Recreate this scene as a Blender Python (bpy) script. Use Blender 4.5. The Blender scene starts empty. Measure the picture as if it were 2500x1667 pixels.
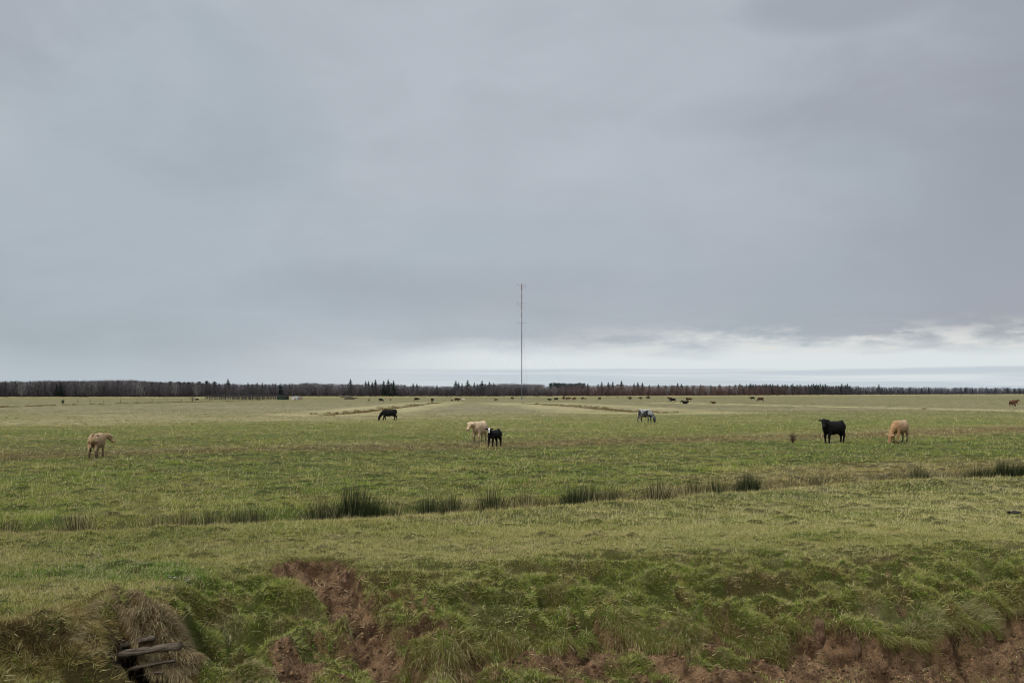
import bpy, math, random
import numpy as np
from mathutils import Vector, Matrix

# ------------------------------------------------------------------ camera
S = bpy.context.scene
COL = S.collection
random.seed(11)
rng = np.random.default_rng(11)
HC = 3.3                       # camera height over the flat pasture (m)
FPX = 2430.0                   # focal length in photo pixels
PIT = math.atan((955 - 833.5) / FPX)
cam = bpy.data.cameras.new('camera')
cam.lens = FPX / 2500 * 36
cam.sensor_width = 36
cam.clip_start = 0.1
cam.clip_end = 30000
camo = bpy.data.objects.new('camera', cam)
COL.objects.link(camo)
camo.location = (0, 0, HC)
camo.rotation_euler = (math.pi / 2 + PIT, 0, 0)
S.camera = camo
S.render.resolution_x, S.render.resolution_y = 1024, 682

# ------------------------------------------------------------------ sun and exposure
SUN_EL, SUN_AZ = 42.0, 215.0   # sun behind a thick cloud deck, behind and left of the camera
sl = bpy.data.lights.new('sun', 'SUN')
sl.energy = 1.7
sl.angle = math.radians(18)
sl.color = (1.0, 0.96, 0.9)
so = bpy.data.objects.new('sun', sl)
COL.objects.link(so)
_d = Vector((math.sin(math.radians(SUN_AZ)) * math.cos(math.radians(SUN_EL)),
             math.cos(math.radians(SUN_AZ)) * math.cos(math.radians(SUN_EL)), math.sin(math.radians(SUN_EL))))
so.rotation_euler = _d.to_track_quat('Z', 'Y').to_euler()
S.view_settings.view_transform = 'Standard'
S.view_settings.look = 'None'
S.view_settings.exposure = 0.0
S.view_settings.gamma = 1.0
S.cycles.filter_width = 1.0
S.cycles.max_bounces = 6
S.cycles.diffuse_bounces = 3
S.cycles.transparent_max_bounces = 8

# ------------------------------------------------------------------ node helper
class N:
    def __init__(s, nt):
        s.nt = nt
    def n(s, t, **kw):
        x = s.nt.nodes.new(t)
        ins = kw.pop('ins', {})
        for k, v in kw.items():
            setattr(x, k, v)
        for k, v in ins.items():
            if isinstance(v, bpy.types.NodeSocket):
                s.nt.links.new(v, x.inputs[k])
            else:
                x.inputs[k].default_value = v
        return x
    def m(s, op, a, b=0.0, c=0.0, clamp=False):
        return s.n('ShaderNodeMath', operation=op, use_clamp=clamp, ins={0: a, 1: b, 2: c}).outputs[0]
    def ss(s, v, lo, hi):        # smoothstep lo..hi -> 0..1 (lo may exceed hi)
        x = s.n('ShaderNodeMapRange', interpolation_type='SMOOTHSTEP')
        s.nt.links.new(v, x.inputs[0])
        if lo < hi:
            x.inputs[1].default_value, x.inputs[2].default_value = lo, hi
            x.inputs[3].default_value, x.inputs[4].default_value = 0, 1
        else:
            x.inputs[1].default_value, x.inputs[2].default_value = hi, lo
            x.inputs[3].default_value, x.inputs[4].default_value = 1, 0
        return x.outputs[0]
    def mix(s, f, a, b, blend='MIX'):
        x = s.n('ShaderNodeMix', data_type='RGBA', blend_type=blend)
        for k, v in ((0, f), (6, a), (7, b)):
            if isinstance(v, bpy.types.NodeSocket):
                s.nt.links.new(v, x.inputs[k])
            else:
                x.inputs[k].default_value = (*v, 1) if isinstance(v, tuple) and len(v) == 3 else v
        return x.outputs[2]
    def noise(s, vec, scale, detail=4, rough=0.5, dist=0.0):
        return s.n('ShaderNodeTexNoise', ins={'Vector': vec, 'Scale': scale, 'Detail': detail,
                   'Roughness': rough, 'Distortion': dist}).outputs['Fac']
    def vec(s, x, y, z=0.0):
        return s.n('ShaderNodeCombineXYZ', ins={0: x, 1: y, 2: z}).outputs[0]

# ------------------------------------------------------------------ sky
W = bpy.data.worlds.new('World')
S.world = W
W.use_nodes = True
W.node_tree.nodes.clear()
g = N(W.node_tree)
tc = g.n('ShaderNodeTexCoord').outputs['Generated']
sp = g.n('ShaderNodeSeparateXYZ', ins={0: tc})
X, Y, Z = sp.outputs[0], sp.outputs[1], sp.outputs[2]
rad = g.m('SQRT', g.m('ADD', g.m('MULTIPLY', X, X), g.m('MULTIPLY', Y, Y)))
el = g.m('DIVIDE', Z, g.m('MAXIMUM', rad, 1e-4))          # tangent of elevation
az = g.m('ARCTAN2', X, Y)                                 # 0 ahead, + to the right
zz = g.m('ADD', g.m('MAXIMUM', Z, 0.0), 0.10)
cp = g.vec(g.m('DIVIDE', X, zz), g.m('DIVIDE', Y, zz))    # cloud deck plane
n_big = g.noise(g.vec(g.m('MULTIPLY', az, 2.6), g.m('MULTIPLY', el, 3.6), 0.7), 1.0, 3, 0.5, 0.5)
n_mid = g.noise(g.vec(g.m('MULTIPLY', az, 5.5), g.m('MULTIPLY', el, 9.5), 3.1), 1.0, 6, 0.55, 0.4)
n_fin = g.noise(cp, 1.6, 6, 0.6, 0.5)
blue = (0.415, 0.472, 0.523)
light = (0.468, 0.505, 0.555)
dark = (0.318, 0.334, 0.380)
c = g.mix(g.ss(n_big, 0.35, 0.65), blue, light)
right = g.ss(az, 0.05, 0.55)
darkf = g.m('MULTIPLY', g.ss(g.m('ADD', g.m('MULTIPLY', right, 0.40), g.m('MULTIPLY', n_mid, 0.80)), 0.42, 0.95), 0.95)
c = g.mix(darkf, c, dark)
def blob(a0, e0, ra, re):
    da = g.m('DIVIDE', g.m('SUBTRACT', az, a0), ra); de = g.m('DIVIDE', g.m('SUBTRACT', el, e0), re)
    r2 = g.m('ADD', g.m('ADD', g.m('MULTIPLY', da, da), g.m('MULTIPLY', de, de)), g.m('MULTIPLY', g.m('SUBTRACT', n_mid, 0.5), 1.6))
    return g.ss(r2, 1.1, 0.0)
for (a0, e0, ra, re, k_) in ((.32, .375, .10, .035, .45), (-.5, .40, .16, .14, .30), (.24, .27, .14, .03, .25), (.50, .17, .12, .12, .35), (-.06, .10, .26, .04, .28), (.52, .38, .14, .10, .25)):
    c = g.mix(g.m('MULTIPLY', blob(a0, e0, ra, re), k_), c, (0.30, 0.32, 0.365))
mod = g.m('ADD', 0.95, g.m('MULTIPLY', n_fin, 0.10))
mod = g.m('MULTIPLY', mod, g.m('ADD', 0.86, g.m('MULTIPLY', n_mid, 0.28)))
c = g.mix(1.0, c, g.n('ShaderNodeCombineColor', ins={0: mod, 1: mod, 2: mod}).outputs[0], 'MULTIPLY')
# dark underside of the deck, just above the bright gap
elw = g.m('ADD', el, g.m('MULTIPLY', g.m('SUBTRACT', g.noise(g.vec(g.m('MULTIPLY', az, 6.0), g.m('MULTIPLY', el, 22.0)), 1.0, 6, 0.55), 0.5), 0.045))
under = g.m('MULTIPLY', g.m('MULTIPLY', g.ss(elw, 0.035, 0.075), g.ss(elw, 0.24, 0.09)), g.ss(az, -0.25, 0.4))
c = g.mix(g.m('MULTIPLY', under, 0.55), c, (0.365, 0.39, 0.445))
# pale gap along the horizon, opening to the right
gap_az = g.ss(az, -0.33, 0.02)
gap = g.m('MULTIPLY', g.ss(elw, 0.058, 0.030), gap_az)
c = g.mix(g.m('MULTIPLY', gap, 0.92), c, (0.76, 0.815, 0.83))
# lit cumulus rims over the gap on the right
cn = g.noise(g.vec(g.m('MULTIPLY', az, 17.0), g.m('MULTIPLY', el, 62.0), 4.4), 1.0, 8, 0.60, 0.15)
rim = g.m('MULTIPLY', g.m('MULTIPLY', g.ss(el, 0.034, 0.042), g.ss(el, 0.072, 0.048)), g.m('MULTIPLY', g.ss(az, -0.02, 0.22), g.ss(cn, 0.43, 0.64)))
c = g.mix(g.m('MULTIPLY', rim, 0.8), c, (0.76, 0.76, 0.74))
drk = g.m('MULTIPLY', g.m('MULTIPLY', g.ss(el, 0.036, 0.048), g.ss(el, 0.10, 0.06)), g.m('MULTIPLY', g.ss(az, 0.0, 0.25), g.ss(cn, 0.46, 0.36)))
c = g.mix(g.m('MULTIPLY', drk, 0.65), c, (0.40, 0.43, 0.48))
# thin blue stratus bars low in the gap
bn = g.noise(g.vec(g.m('MULTIPLY', az, 3.0), g.m('MULTIPLY', el, 120.0)), 1.0, 4, 0.5)
ele = g.m('ADD', el, g.m('MULTIPLY', g.m('SUBTRACT', g.noise(g.vec(g.m('MULTIPLY', az, 5.0), 0.0), 1.0, 3), 0.5), 0.007))
bar = g.m('MULTIPLY', g.m('MULTIPLY', g.ss(ele, 0.0235, 0.0205), g.ss(az, -0.30, 0.02)), g.ss(bn, 0.30, 0.54))
c = g.mix(g.m('MULTIPLY', bar, 0.75), c, (0.50, 0.575, 0.64))
# left horizon: soft bluish glow
c = g.mix(g.m('MULTIPLY', g.m('MULTIPLY', g.ss(el, 0.05, 0.008), g.ss(az, -0.05, -0.30)), 0.45), c, (0.56, 0.63, 0.68))
# the deck is thinner and brighter overhead, as in any overcast
zen = g.m('ADD', 1.0, g.m('MULTIPLY', g.ss(el, 0.42, 1.4), 3.4))
cb = g.n('ShaderNodeBackground', ins={'Color': c, 'Strength': zen})
sky = g.n('ShaderNodeTexSky', sky_type='NISHITA', sun_disc=False)
sky.sun_elevation = math.radians(SUN_EL)
sky.sun_rotation = math.radians(SUN_AZ)
sb = g.n('ShaderNodeBackground', ins={'Color': sky.outputs[0], 'Strength': 0.08})
mx = g.n('ShaderNodeMixShader', ins={0: 0.95, 1: sb.outputs[0], 2: cb.outputs[0]})
g.n('ShaderNodeOutputWorld', ins={0: mx.outputs[0]})

# ------------------------------------------------------------------ helpers
def fast_mesh(name, V, tri=None, quad=None, face_col=None, vcol=None, smooth=False):
    me = bpy.data.meshes.new(name)
    V = np.asarray(V, dtype=np.float32)
    nt = 0 if tri is None else len(tri)
    nq = 0 if quad is None else len(quad)
    me.vertices.add(len(V))
    me.vertices.foreach_set('co', V.ravel())
    loops = []
    if nt: loops.append(np.asarray(tri, np.int32).ravel())
    if nq: loops.append(np.asarray(quad, np.int32).ravel())
    L = np.concatenate(loops)
    me.loops.add(len(L))
    me.loops.foreach_set('vertex_index', L)
    me.polygons.add(nt + nq)
    st = np.concatenate([np.arange(nt) * 3, nt * 3 + np.arange(nq) * 4]).astype(np.int32)
    me.polygons.foreach_set('loop_start', st)
    me.update(calc_edges=True)
    if smooth:
        me.polygons.foreach_set('use_smooth', np.ones(nt + nq, dtype=bool))
    if face_col is not None:
        a = me.attributes.new('col', 'FLOAT_COLOR', 'FACE')
        a.data.foreach_set('color', np.c_[face_col, np.ones(len(face_col))].astype(np.float32).ravel())
    if vcol is not None:
        a = me.attributes.new('col', 'FLOAT_COLOR', 'POINT')
        a.data.foreach_set('color', np.c_[vcol, np.ones(len(vcol))].astype(np.float32).ravel())
    return me

def link(name, me, mat=None, parent=None, loc=None):
    o = bpy.data.objects.new(name, me)
    COL.objects.link(o)
    if mat is not None:
        me.materials.clear()
        me.materials.append(mat)
    if parent is not None: o.parent = parent
    if loc is not None: o.location = loc
    return o

def empty(name, loc=(0, 0, 0), rz=0.0):
    o = bpy.data.objects.new(name, None)
    o.empty_display_size = 0.3
    COL.objects.link(o)
    o.location = loc
    o.rotation_euler = (0, 0, rz)
    return o

def tag(o, label=None, cat=None, group=None, kind=None):
    if label: o['label'] = label
    if cat: o['category'] = cat
    if group: o['group'] = group
    if kind: o['kind'] = kind
    return o

def _hash(ix, iy, seed):
    h = (ix.astype(np.int64) * 374761393 + iy.astype(np.int64) * 668265263 + seed * 1442695041) & 0xffffffff
    h = ((h ^ (h >> 13)) * 1274126177) & 0xffffffff
    h = (h ^ (h >> 16)) & 0xffffffff
    return (h & 0xffff) / 65535.0

def vn(x, y, seed=0):
    x = np.asarray(x, float); y = np.asarray(y, float)
    ix = np.floor(x); iy = np.floor(y)
    fx = x - ix; fy = y - iy
    fx = fx * fx * fx * (fx * (fx * 6 - 15) + 10); fy = fy * fy * fy * (fy * (fy * 6 - 15) + 10)
    a = _hash(ix, iy, seed); b = _hash(ix + 1, iy, seed); c_ = _hash(ix, iy + 1, seed); d = _hash(ix + 1, iy + 1, seed)
    return (a * (1 - fx) + b * fx) * (1 - fy) + (c_ * (1 - fx) + d * fx) * fy

def fbm(x, y, seed=0, o=3, r=0.5):      # about -1..1
    s = 0; a = 1; t = 0
    for i in range(o):
        cs, sn = math.cos(0.7 * i + 0.3), math.sin(0.7 * i + 0.3)
        s = s + a * (vn((x * cs - y * sn) * 2 ** i + 17.3 * i, (x * sn + y * cs) * 2 ** i - 9.1 * i, seed + i) * 2 - 1)
        t += a; a *= r
    return s / t * 1.4

def sst(v, lo, hi):
    t = np.clip((np.asarray(v, float) - lo) / (hi - lo), 0, 1)
    return t * t * (3 - 2 * t)

def project(p):
    p = np.asarray(p, float); d = p - np.array([0, 0, HC])
    cz = d[..., 1] * math.cos(PIT) + d[..., 2] * math.sin(PIT)
    cy = -d[..., 1] * math.sin(PIT) + d[..., 2] * math.cos(PIT)
    return 1250 + FPX * d[..., 0] / cz, 833.5 - FPX * cy / cz

def ray(u, v):
    cx = (np.asarray(u, float) - 1250) / FPX; cy = -(np.asarray(v, float) - 833.5) / FPX
    dy = math.cos(PIT) - cy * math.sin(PIT); dz = math.sin(PIT) + cy * math.cos(PIT)
    return cx, dy + 0 * cx, dz + 0 * cx

def flat(u, v, z=0.0):
    dx, dy, dz = ray(u, v)
    t = (z - HC) / dz
    return dx * t, dy * t

def polyline_uv(pts, z=0.0):
    p = np.array(pts, float)
    return np.array(flat(p[:, 0], p[:, 1], z)).T

# ------------------------------------------------------------------ the lie of the land
_c = polyline_uv([(-700, 1352), (-300, 1318), (0, 1302), (200, 1297), (531, 1281), (850, 1265), (1116, 1249), (1300, 1237), (1509, 1224), (1807, 1201),
                  (2126, 1174), (2500, 1161), (2800, 1152), (3300, 1143)], 0.20)
def YC(x): return np.interp(x, _c[:, 0], _c[:, 1])                     # crest above the ditch
_e = polyline_uv([(-700, 1470), (-200, 1455), (0, 1452), (150, 1445), (350, 1440), (480, 1408), (600, 1378), (660, 1371), (870, 1371), (960, 1366), (1080, 1372), (1300, 1352), (1500, 1340), (1700, 1338),
                  (2000, 1335), (2300, 1318), (2500, 1322), (2900, 1310), (3400, 1300)])
def YE(x): return np.interp(x, _e[:, 0], _e[:, 1])                     # top edge of the bank

SL = 0.30
def z_base(x, y):
    q = YE(x) - y
    qq = np.maximum(q, 0)
    drop = SL * 1.12 * (np.sqrt(qq * qq + 1.0) - 1.0) + 0.05 * sst(q, 0.0, 0.8)
    return np.maximum(-drop, -3.6)

def hit(u, v, f=None):
    f = f or z_base
    dx, dy, dz = ray(float(u), float(v))
    t = np.concatenate([np.linspace(9, 45, 2400), np.geomspace(45, 3000, 1500)])
    z = HC + dz * t
    gz = f(dx * t, dy * t)
    k = np.argmax(z <= gz)
    return float(dx * t[k]), float(dy * t[k])

# lower turf edge (little cliff)
_lp = [(700, 1790), (880, 1720), (960, 1640), (1000, 1600), (1100, 1632), (1150, 1612), (1200, 1590), (1290, 1560), (1360, 1584), (1420, 1590), (1470, 1552), (1560, 1566), (1650, 1590), (1700, 1556),
       (1741, 1526), (1820, 1556), (1900, 1578), (1930, 1528), (2000, 1532), (2080, 1553), (2180, 1560), (2260, 1542), (2400, 1518), (2450, 1490), (2500, 1476), (2600, 1450), (2900, 1420)]
_l = np.array([hit(u, v) for u, v in _lp])
def YL(x): return np.interp(x, _l[:, 0], _l[:, 1], left=9.0)
_lx = [_l[i, 0] for i in (2, 3, 6, 9, 11, 12, 13, 16, 17, 19, 22, 24)]
def HL(x): return np.interp(x, _lx, [0.0, .26, .22, .30, .12, .30, .16, .34, .46, .55, .60, .5], left=0.0)

# gully worn into the bank
_gp = [(765, 1388, .86), (800, 1420, 0.68), (850, 1470, 0.40), (885, 1510, 0.33), (905, 1560, 0.33), (950, 1610, 0.40), (1000, 1680, 0.5), (1040, 1760, .7)]
_g = np.array([[*hit(u, v), w] for u, v, w in _gp])
def poly_dist(x, y, P):
    best = np.full(np.shape(x), 1e9); wb = np.zeros(np.shape(x)); tb = np.zeros(np.shape(x))
    for i in range(len(P) - 1):
        a, b = P[i], P[i + 1]
        dx, dy = b[0] - a[0], b[1] - a[1]
        t = np.clip(((x - a[0]) * dx + (y - a[1]) * dy) / (dx * dx + dy * dy), 0, 1)
        d = np.hypot(x - a[0] - t * dx, y - a[1] - t * dy)
        w = a[2] + t * (b[2] - a[2]) if len(a) > 2 else 0
        k = d < best
        best = np.where(k, d, best); wb = np.where(k, w, wb); tb = np.where(k, i + t, tb)
    return best, wb, tb

M1 = hit(325, 1545); PIT_C = hit(380, 1650); M2 = hit(70, 1610); M3 = hit(560, 1560); M4 = hit(690, 1480); M5 = hit(250, 1660)
FD = [polyline_uv([(800, 1012), (870, 1006), (925, 999), (985, 992), (1030, 986), (1070, 982)]),
      polyline_uv([(1290, 984), (1350, 988), (1420, 992), (1500, 1000), (1560, 1005), (1620, 1007)]),
      polyline_uv([(1620, 983), (1800, 987), (2000, 992), (2200, 996), (2500, 1003), (2700, 1008)]),
      polyline_uv([(-200, 1001), (0, 994), (150, 989), (350, 984), (480, 981), (640, 977)])]

def near_w(y): return 1 - sst(y, 60, 200)

def pit_d(x, y):
    return np.maximum(np.abs(x - PIT_C[0]) / 0.50, np.abs(y - PIT_C[1] - 0.25) / 0.60)

def height(x, y, hollow=True):
    x = np.asarray(x, float); y = np.asarray(y, float)
    z = z_base(x, y)
    s = y - YC(x)
    q = YE(x) - y
    bank = sst(q, -0.3, 2.2)
    z = z + 0.17 * np.exp(-(s / 1.3) ** 2) - 0.72 * sst(s, 0.05, 0.9) * (1 - sst(s, 2.0, 4.6))
    z = z + fbm(x / 14, y / 14, 3, 3) * 0.07 * sst(s, 3, 12) * near_w(y) + fbm(x / 3.1, y / 3.1, 5, 3) * 0.035 * (1 - bank)
    clump = np.maximum(0, fbm(x / 0.55, y / 0.55, 9, 3)) ** 1.5
    z = z + clump * 0.10 * (1 - sst(y, 50, 120)) * (1 - bank * 0.5)
    # hummocks of the bank
    wx = x + 0.25 * fbm(x / 0.9, y / 0.9, 31, 2); wy = y + 0.2 * fbm(x / 0.9, y / 0.9, 37, 2)
    h1 = 1 - np.abs(fbm(wx / 1.25, wy / 0.62, 21, 2))
    h2 = 1 - np.abs(fbm(wx / 0.52, wy / 0.34, 25, 2))
    z = z + bank * ((h1 - 0.6) * 0.44 + (h2 - 0.6) * 0.27 + 0.03 * fbm(x / 0.16, y / 0.16, 27, 2))
    # lower turf edge
    p = YL(x) + 0.10 * fbm(x / 0.5, x * 0 + 2.2, 41, 3) - y
    hl = HL(x) * (1 + 0.3 * fbm(x / 0.8, x * 0 + 7.7, 43, 2))
    z = z - hl * sst(p, -0.02, 0.16) + 0.10 * np.exp(-((p + 0.22) / 0.2) ** 2) * (hl > 0.02)
    z = z + 0.13 * np.maximum(p, 0) * np.minimum(hl * 2, 1)
    # gully
    d, w, t = poly_dist(x, y, _g)
    w = w * (1 + 0.24 * fbm(x / 0.38, y / 0.38, 45, 4))
    rough = 0.055 * fbm(x / 0.17, y / 0.17, 47, 4) - .05 * np.maximum(0, 1 - 9 * np.abs(fbm(x / .4, y / .4, 49, 2)))
    z = z - (0.46 - 0.03 * t) * (1 - sst(d, w * 0.66, w * 1.04)) * .84 + rough * (d < w)
    # left side mounds, hollow
    def bump(c_, rx, ry, h): return h * np.exp(-(((x - c_[0]) / rx) ** 2 + ((y - c_[1]) / ry) ** 2))
    z = z + bump(M1, 0.66, 0.45, 0.55) + bump(M2, 0.95, 0.6, 0.40) + bump(M3, .35, .35, -0.18) + bump(M4, .7, .5, 0.12) + bump(M5, .5, .4, .15)
    if hollow:
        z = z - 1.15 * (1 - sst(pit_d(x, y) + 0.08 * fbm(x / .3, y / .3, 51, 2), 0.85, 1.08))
    # far ditches
    for P in FD[:3]:
        dd, _, _ = poly_dist(x, y, P)
        z = z - 0.35 * (1 - sst(dd, 0.8, 2.2))
    return z

def hitz(u, v, f=None):
    x, y = hit(u, v, height)
    return x, y, float(height(np.array([x]), np.array([y]))[0])
def gz(x, y): return float(height(np.array([float(x)]), np.array([float(y)]))[0])

# ------------------------------------------------------------------ zones of colour (albedo)
GREEN = np.array([.158, .226, .028]); LUSH = np.array([.082, .165, .016]); OLIVE = np.array([.290, .275, .066])
STRAW = np.array([.53, .455, .225]); DEAD = np.array([.185, .125, .045]); SOIL = np.array([.130, .076, .040]); DARKG = np.array([.055, .068, .026])

def soil_mask(x, y):
    d, w, t = poly_dist(x, y, _g)
    w = w * (1 + 0.24 * fbm(x / 0.38, y / 0.38, 45, 4))
    m = 1 - sst(d, w * 0.93, w * 1.06)
    p = YL(x) + 0.10 * fbm(x / 0.5, x * 0 + 2.2, 41, 3) - y
    hl = HL(x)
    low = sst(p, -0.01, 0.06) * (hl > 0.03)
    veg = sst(fbm(x / 0.55, y / 0.4, 61, 3) + .45 * (1 - sst(x, 1.5, 4.0)), -0.05, 0.35)
    veg = veg * sst(p, 0.25, 0.6) * (1 - 0.75 * sst(x, 3.2, 5.0))
    m = np.maximum(m, low * (1 - veg * 0.95))
    q = YE(x) - y
    spots = sst(fbm(x / 0.6, y / 0.3, 63, 3), 0.80, 1.0) * sst(q, 0.2, 0.8) * sst(x, -2, 0)
    m = np.maximum(m, spots * 0.8)
    bl = sst(fbm(x / 0.5, y / 0.4, 65, 2) - np.hypot((x - SB[0]) / 0.55, (y - SB[1]) / 0.5) + 1.0, -0.1, 0.3)
    return np.clip(np.maximum(m, bl), 0, 1)
SB = hit(720, 1655)

_bandx = [0, 500, 900, 1250, 1600, 2050, 2500]
_bandv = [1112, 1101, 1093, 1085, 1075, 1061, 1046]
def dryness(x, y):
    u = 1250 + FPX * x / y
    v = 955 + HC * FPX / y
    k = 1075 + (v - np.interp(u, _bandx, _bandv))            # brown band brought to 1075
    vv = np.where(v > 1020, k, np.where(v < 1000, v, v + (k - v) * (v - 1000) / 20))
    d = np.interp(vv, [957, 964, 968, 972, 983, 990, 1000, 1006, 1016, 1030, 1050, 1062, 1070, 1075, 1081, 1088, 1105, 1150],
                      [.95, .95, .5, .42, .55, .85, .92, .60, .30, .36, .28, .38, .78, .90, .72, .16, .10, .20])
    pale = np.interp(u, [0, 400, 800, 1000, 1400, 1700, 2500], [.55, .6, .75, .95, .9, .55, .5])
    d = np.where((v > 983) & (v < 1012), d * (0.45 + 0.6 * pale), d)
    d = d + 0.16 * fbm(x / 24, y / 5.0, 71, 3) + 0.13 * fbm(x / 5.5, y / 3.5, 73, 3)
    s = y - YC(x)
    wz = np.interp(x, [-6, 3, 14], [2.6, 5.0, 13.0]) * (1 + .35 * fbm(x / 3, y / 3, 74, 2))
    d = np.where(s > 0, np.maximum(d, 0.80 * (1 - sst(s / wz, .5, 1.3))), d)
    strip = 0.47 + 0.28 * fbm(x / 3.0, y / 1.6, 75, 3)
    d = np.where(s < 0, strip, d)
    return np.clip(d, 0, 1), u, v, s

def ground_col(x, y, jitter=None):
    d, u, v, s = dryness(x, y)
    n1 = fbm(x / 0.8, y / 0.6, 81, 3)
    q = YE(x) - y
    d2 = d + 0.14 * n1 + 0.16 * fbm(x / 2.2, y / 1.7, 84, 2) * (s > 3) + 0.22 * fbm(x / 6.0, y / 3.5, 184, 2) * (s > 3)
    if jitter is not None: d2 = d2 + jitter
    d2 = np.clip(d2, 0, 1)[:, None]
    c_ = np.where(d2 < 0.5, GREEN + (OLIVE - GREEN) * d2 * 2, OLIVE + (STRAW - OLIVE) * (d2 - 0.5) * 2)
    # brown dead thatch along ditch and the brown band
    br = np.clip(np.where(s > 0, (1 - sst(s / np.interp(x, [-6, 3, 14], [3, 5, 12]), .2, 1.3)) * 0.6, 0) + 0.95 * np.exp(-((v - np.interp(u, _bandx, _bandv) - 1) / 8) ** 2) * (y > 40), 0, 1)
    br = br * (0.8 + 0.6 * vn(x / 1.2, y / 0.8, 83))
    c_ = c_ + (DEAD * 1.25 - c_) * np.clip(br, 0, 1)[:, None]
    # lush patches front left and scattered
    lu = sst(fbm(x / 1.5, y / 0.9, 85, 3), 0.1, 0.55) * (0.35 * (s < 0) + 0.25 * (s > 10)) * (y < 80)
    lu = np.maximum(lu, sst(-np.hypot((x - LU[0]) / 3.0, (y - LU[1]) / 1.3) + 0.35 * fbm(x / .8, y / .5, 86, 3), -1.0, -0.5) * 0.9)
    c_ = c_ + (LUSH * 1.2 - c_) * np.clip(lu, 0, 1)[:, None]
    # bank: darker green mixed with dead grass
    bk = sst(q + .3 * n1, -0.1, 1.8)
    mixb = vn(x / 0.35, y / 0.25, 87)[:, None]
    bg = GREEN * .82 + OLIVE * .28
    bc = bg + (DEAD * 1.35 - bg) * sst(mixb + 0.25 * n1[:, None], 0.45, 0.95)
    c_ = c_ + (bc - c_) * (bk * 0.85)[:, None]
    # left front: dry brown vegetation
    lf = sst(-np.hypot((x - LB[0]) / 1.7, (y - LB[1]) / 1.0) + 0.3 * fbm(x / .5, y / .4, 88, 3), -1.0, -0.55)
    c_ = c_ + (DEAD * 1.2 - c_) * (lf * 0.8)[:, None]
    # far pasture is duller, closely grazed and brownish
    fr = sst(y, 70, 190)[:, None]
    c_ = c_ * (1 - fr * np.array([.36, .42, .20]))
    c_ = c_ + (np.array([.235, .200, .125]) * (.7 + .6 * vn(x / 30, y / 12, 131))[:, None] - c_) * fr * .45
    # sward mosaic, darker patches also painting in shade between tufts
    ms = sst(vn(x / 1.1 + 5, y / 0.9, 97) * .5 + .5 * vn(x / .42, y / .36, 98), .48, .72) * (.6 * (s > 1) + .3)
    c_ = c_ * (1 - ms * .35)[:, None]
    hs = sst(vn(x / .7 + 15, y / .6, 99) * .5 + .5 * vn(x / .3, y / .26, 100), .55, .8)
    c_ = c_ + (STRAW * .85 - c_) * (hs * .25)[:, None]
    for i, P in enumerate(FD):
        dd, _, _ = poly_dist(x, y, P)
        wd = (0.9, 0.9, 0.8, 1.2)[i]
        nn = vn(x / 3, y / 3, 89 + i)
        k = (1 - sst(dd, wd * 0.7, wd * 1.5)) * sst(nn, 0.15, 0.4)
        c_ = c_ + (DEAD * 0.62 - c_) * (k * (0.85, 0.85, .6, .6)[i])[:, None]
        k = (1 - sst(np.abs(dd - (5.0, 9.0, 3.5, 4)[i]), 1.5, (6, 9, 3.5, 3)[i])) * (0.7, .75, .95, 0)[i]
        c_ = c_ + (STRAW * 1.1 - c_) * (k * (.35 + .65 * vn(x / 6, y / 6, 95)))[:, None]
    return c_
LU = flat(330, 1400); LB = hit(120, 1620)

# ------------------------------------------------------------------ materials
def new_mat(name):
    m = bpy.data.materials.new(name)
    m.use_nodes = True
    m.node_tree.nodes.clear()
    return m, N(m.node_tree)

def mat_simple(name, col, rough=0.8, var=0.25, scale=8.0, bump=0.0, metal=0.0):
    m, g = new_mat(name)
    tc = g.n('ShaderNodeTexCoord').outputs['Object']
    n = g.noise(tc, scale, 4, 0.6)
    k = g.m('ADD', 1 - var, g.m('MULTIPLY', n, 2 * var))
    cc = g.mix(1.0, (*col, 1), g.n('ShaderNodeCombineColor', ins={0: k, 1: k, 2: k}).outputs[0], 'MULTIPLY')
    b = g.n('ShaderNodeBsdfPrincipled', ins={'Base Color': cc, 'Roughness': rough, 'Metallic': metal, 'Specular IOR Level': 0.25})
    if bump:
        bp = g.n('ShaderNodeBump', ins={'Height': n, 'Distance': bump, 'Strength': 0.8})
        m.node_tree.links.new(bp.outputs[0], b.inputs['Normal'])
    g.n('ShaderNodeOutputMaterial', ins={0: b.outputs[0]})
    return m

def mat_attr(name, rough=0.85, trans=0.0, var=0.2, scale=6.0, spec=0.05, bump=0.0):
    m, g = new_mat(name)
    a = g.n('ShaderNodeAttribute', attribute_name='col').outputs['Color']
    tc = g.n('ShaderNodeTexCoord').outputs['Object']
    n = g.noise(tc, scale, 4, 0.6)
    k = g.m('ADD', 1 - var, g.m('MULTIPLY', n, 2 * var))
    cc = g.mix(1.0, a, g.n('ShaderNodeCombineColor', ins={0: k, 1: k, 2: k}).outputs[0], 'MULTIPLY')
    b = g.n('ShaderNodeBsdfPrincipled', ins={'Base Color': cc, 'Roughness': rough, 'Specular IOR Level': spec})
    if bump:
        bp = g.n('ShaderNodeBump', ins={'Height': n, 'Distance': bump, 'Strength': 0.8})
        m.node_tree.links.new(bp.outputs[0], b.inputs['Normal'])
    out = b.outputs[0]
    if trans:
        t = g.n('ShaderNodeBsdfTranslucent', ins={'Color': cc})
        out = g.n('ShaderNodeMixShader', ins={0: trans, 1: out, 2: t.outputs[0]}).outputs[0]
    g.n('ShaderNodeOutputMaterial', ins={0: out})
    return m

M_GRASS = mat_attr('grass_blades', trans=0.25, var=0.15, scale=2.0)
M_LEAF = mat_attr('dry_stems', trans=0.1, var=0.2, scale=3.0)

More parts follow.
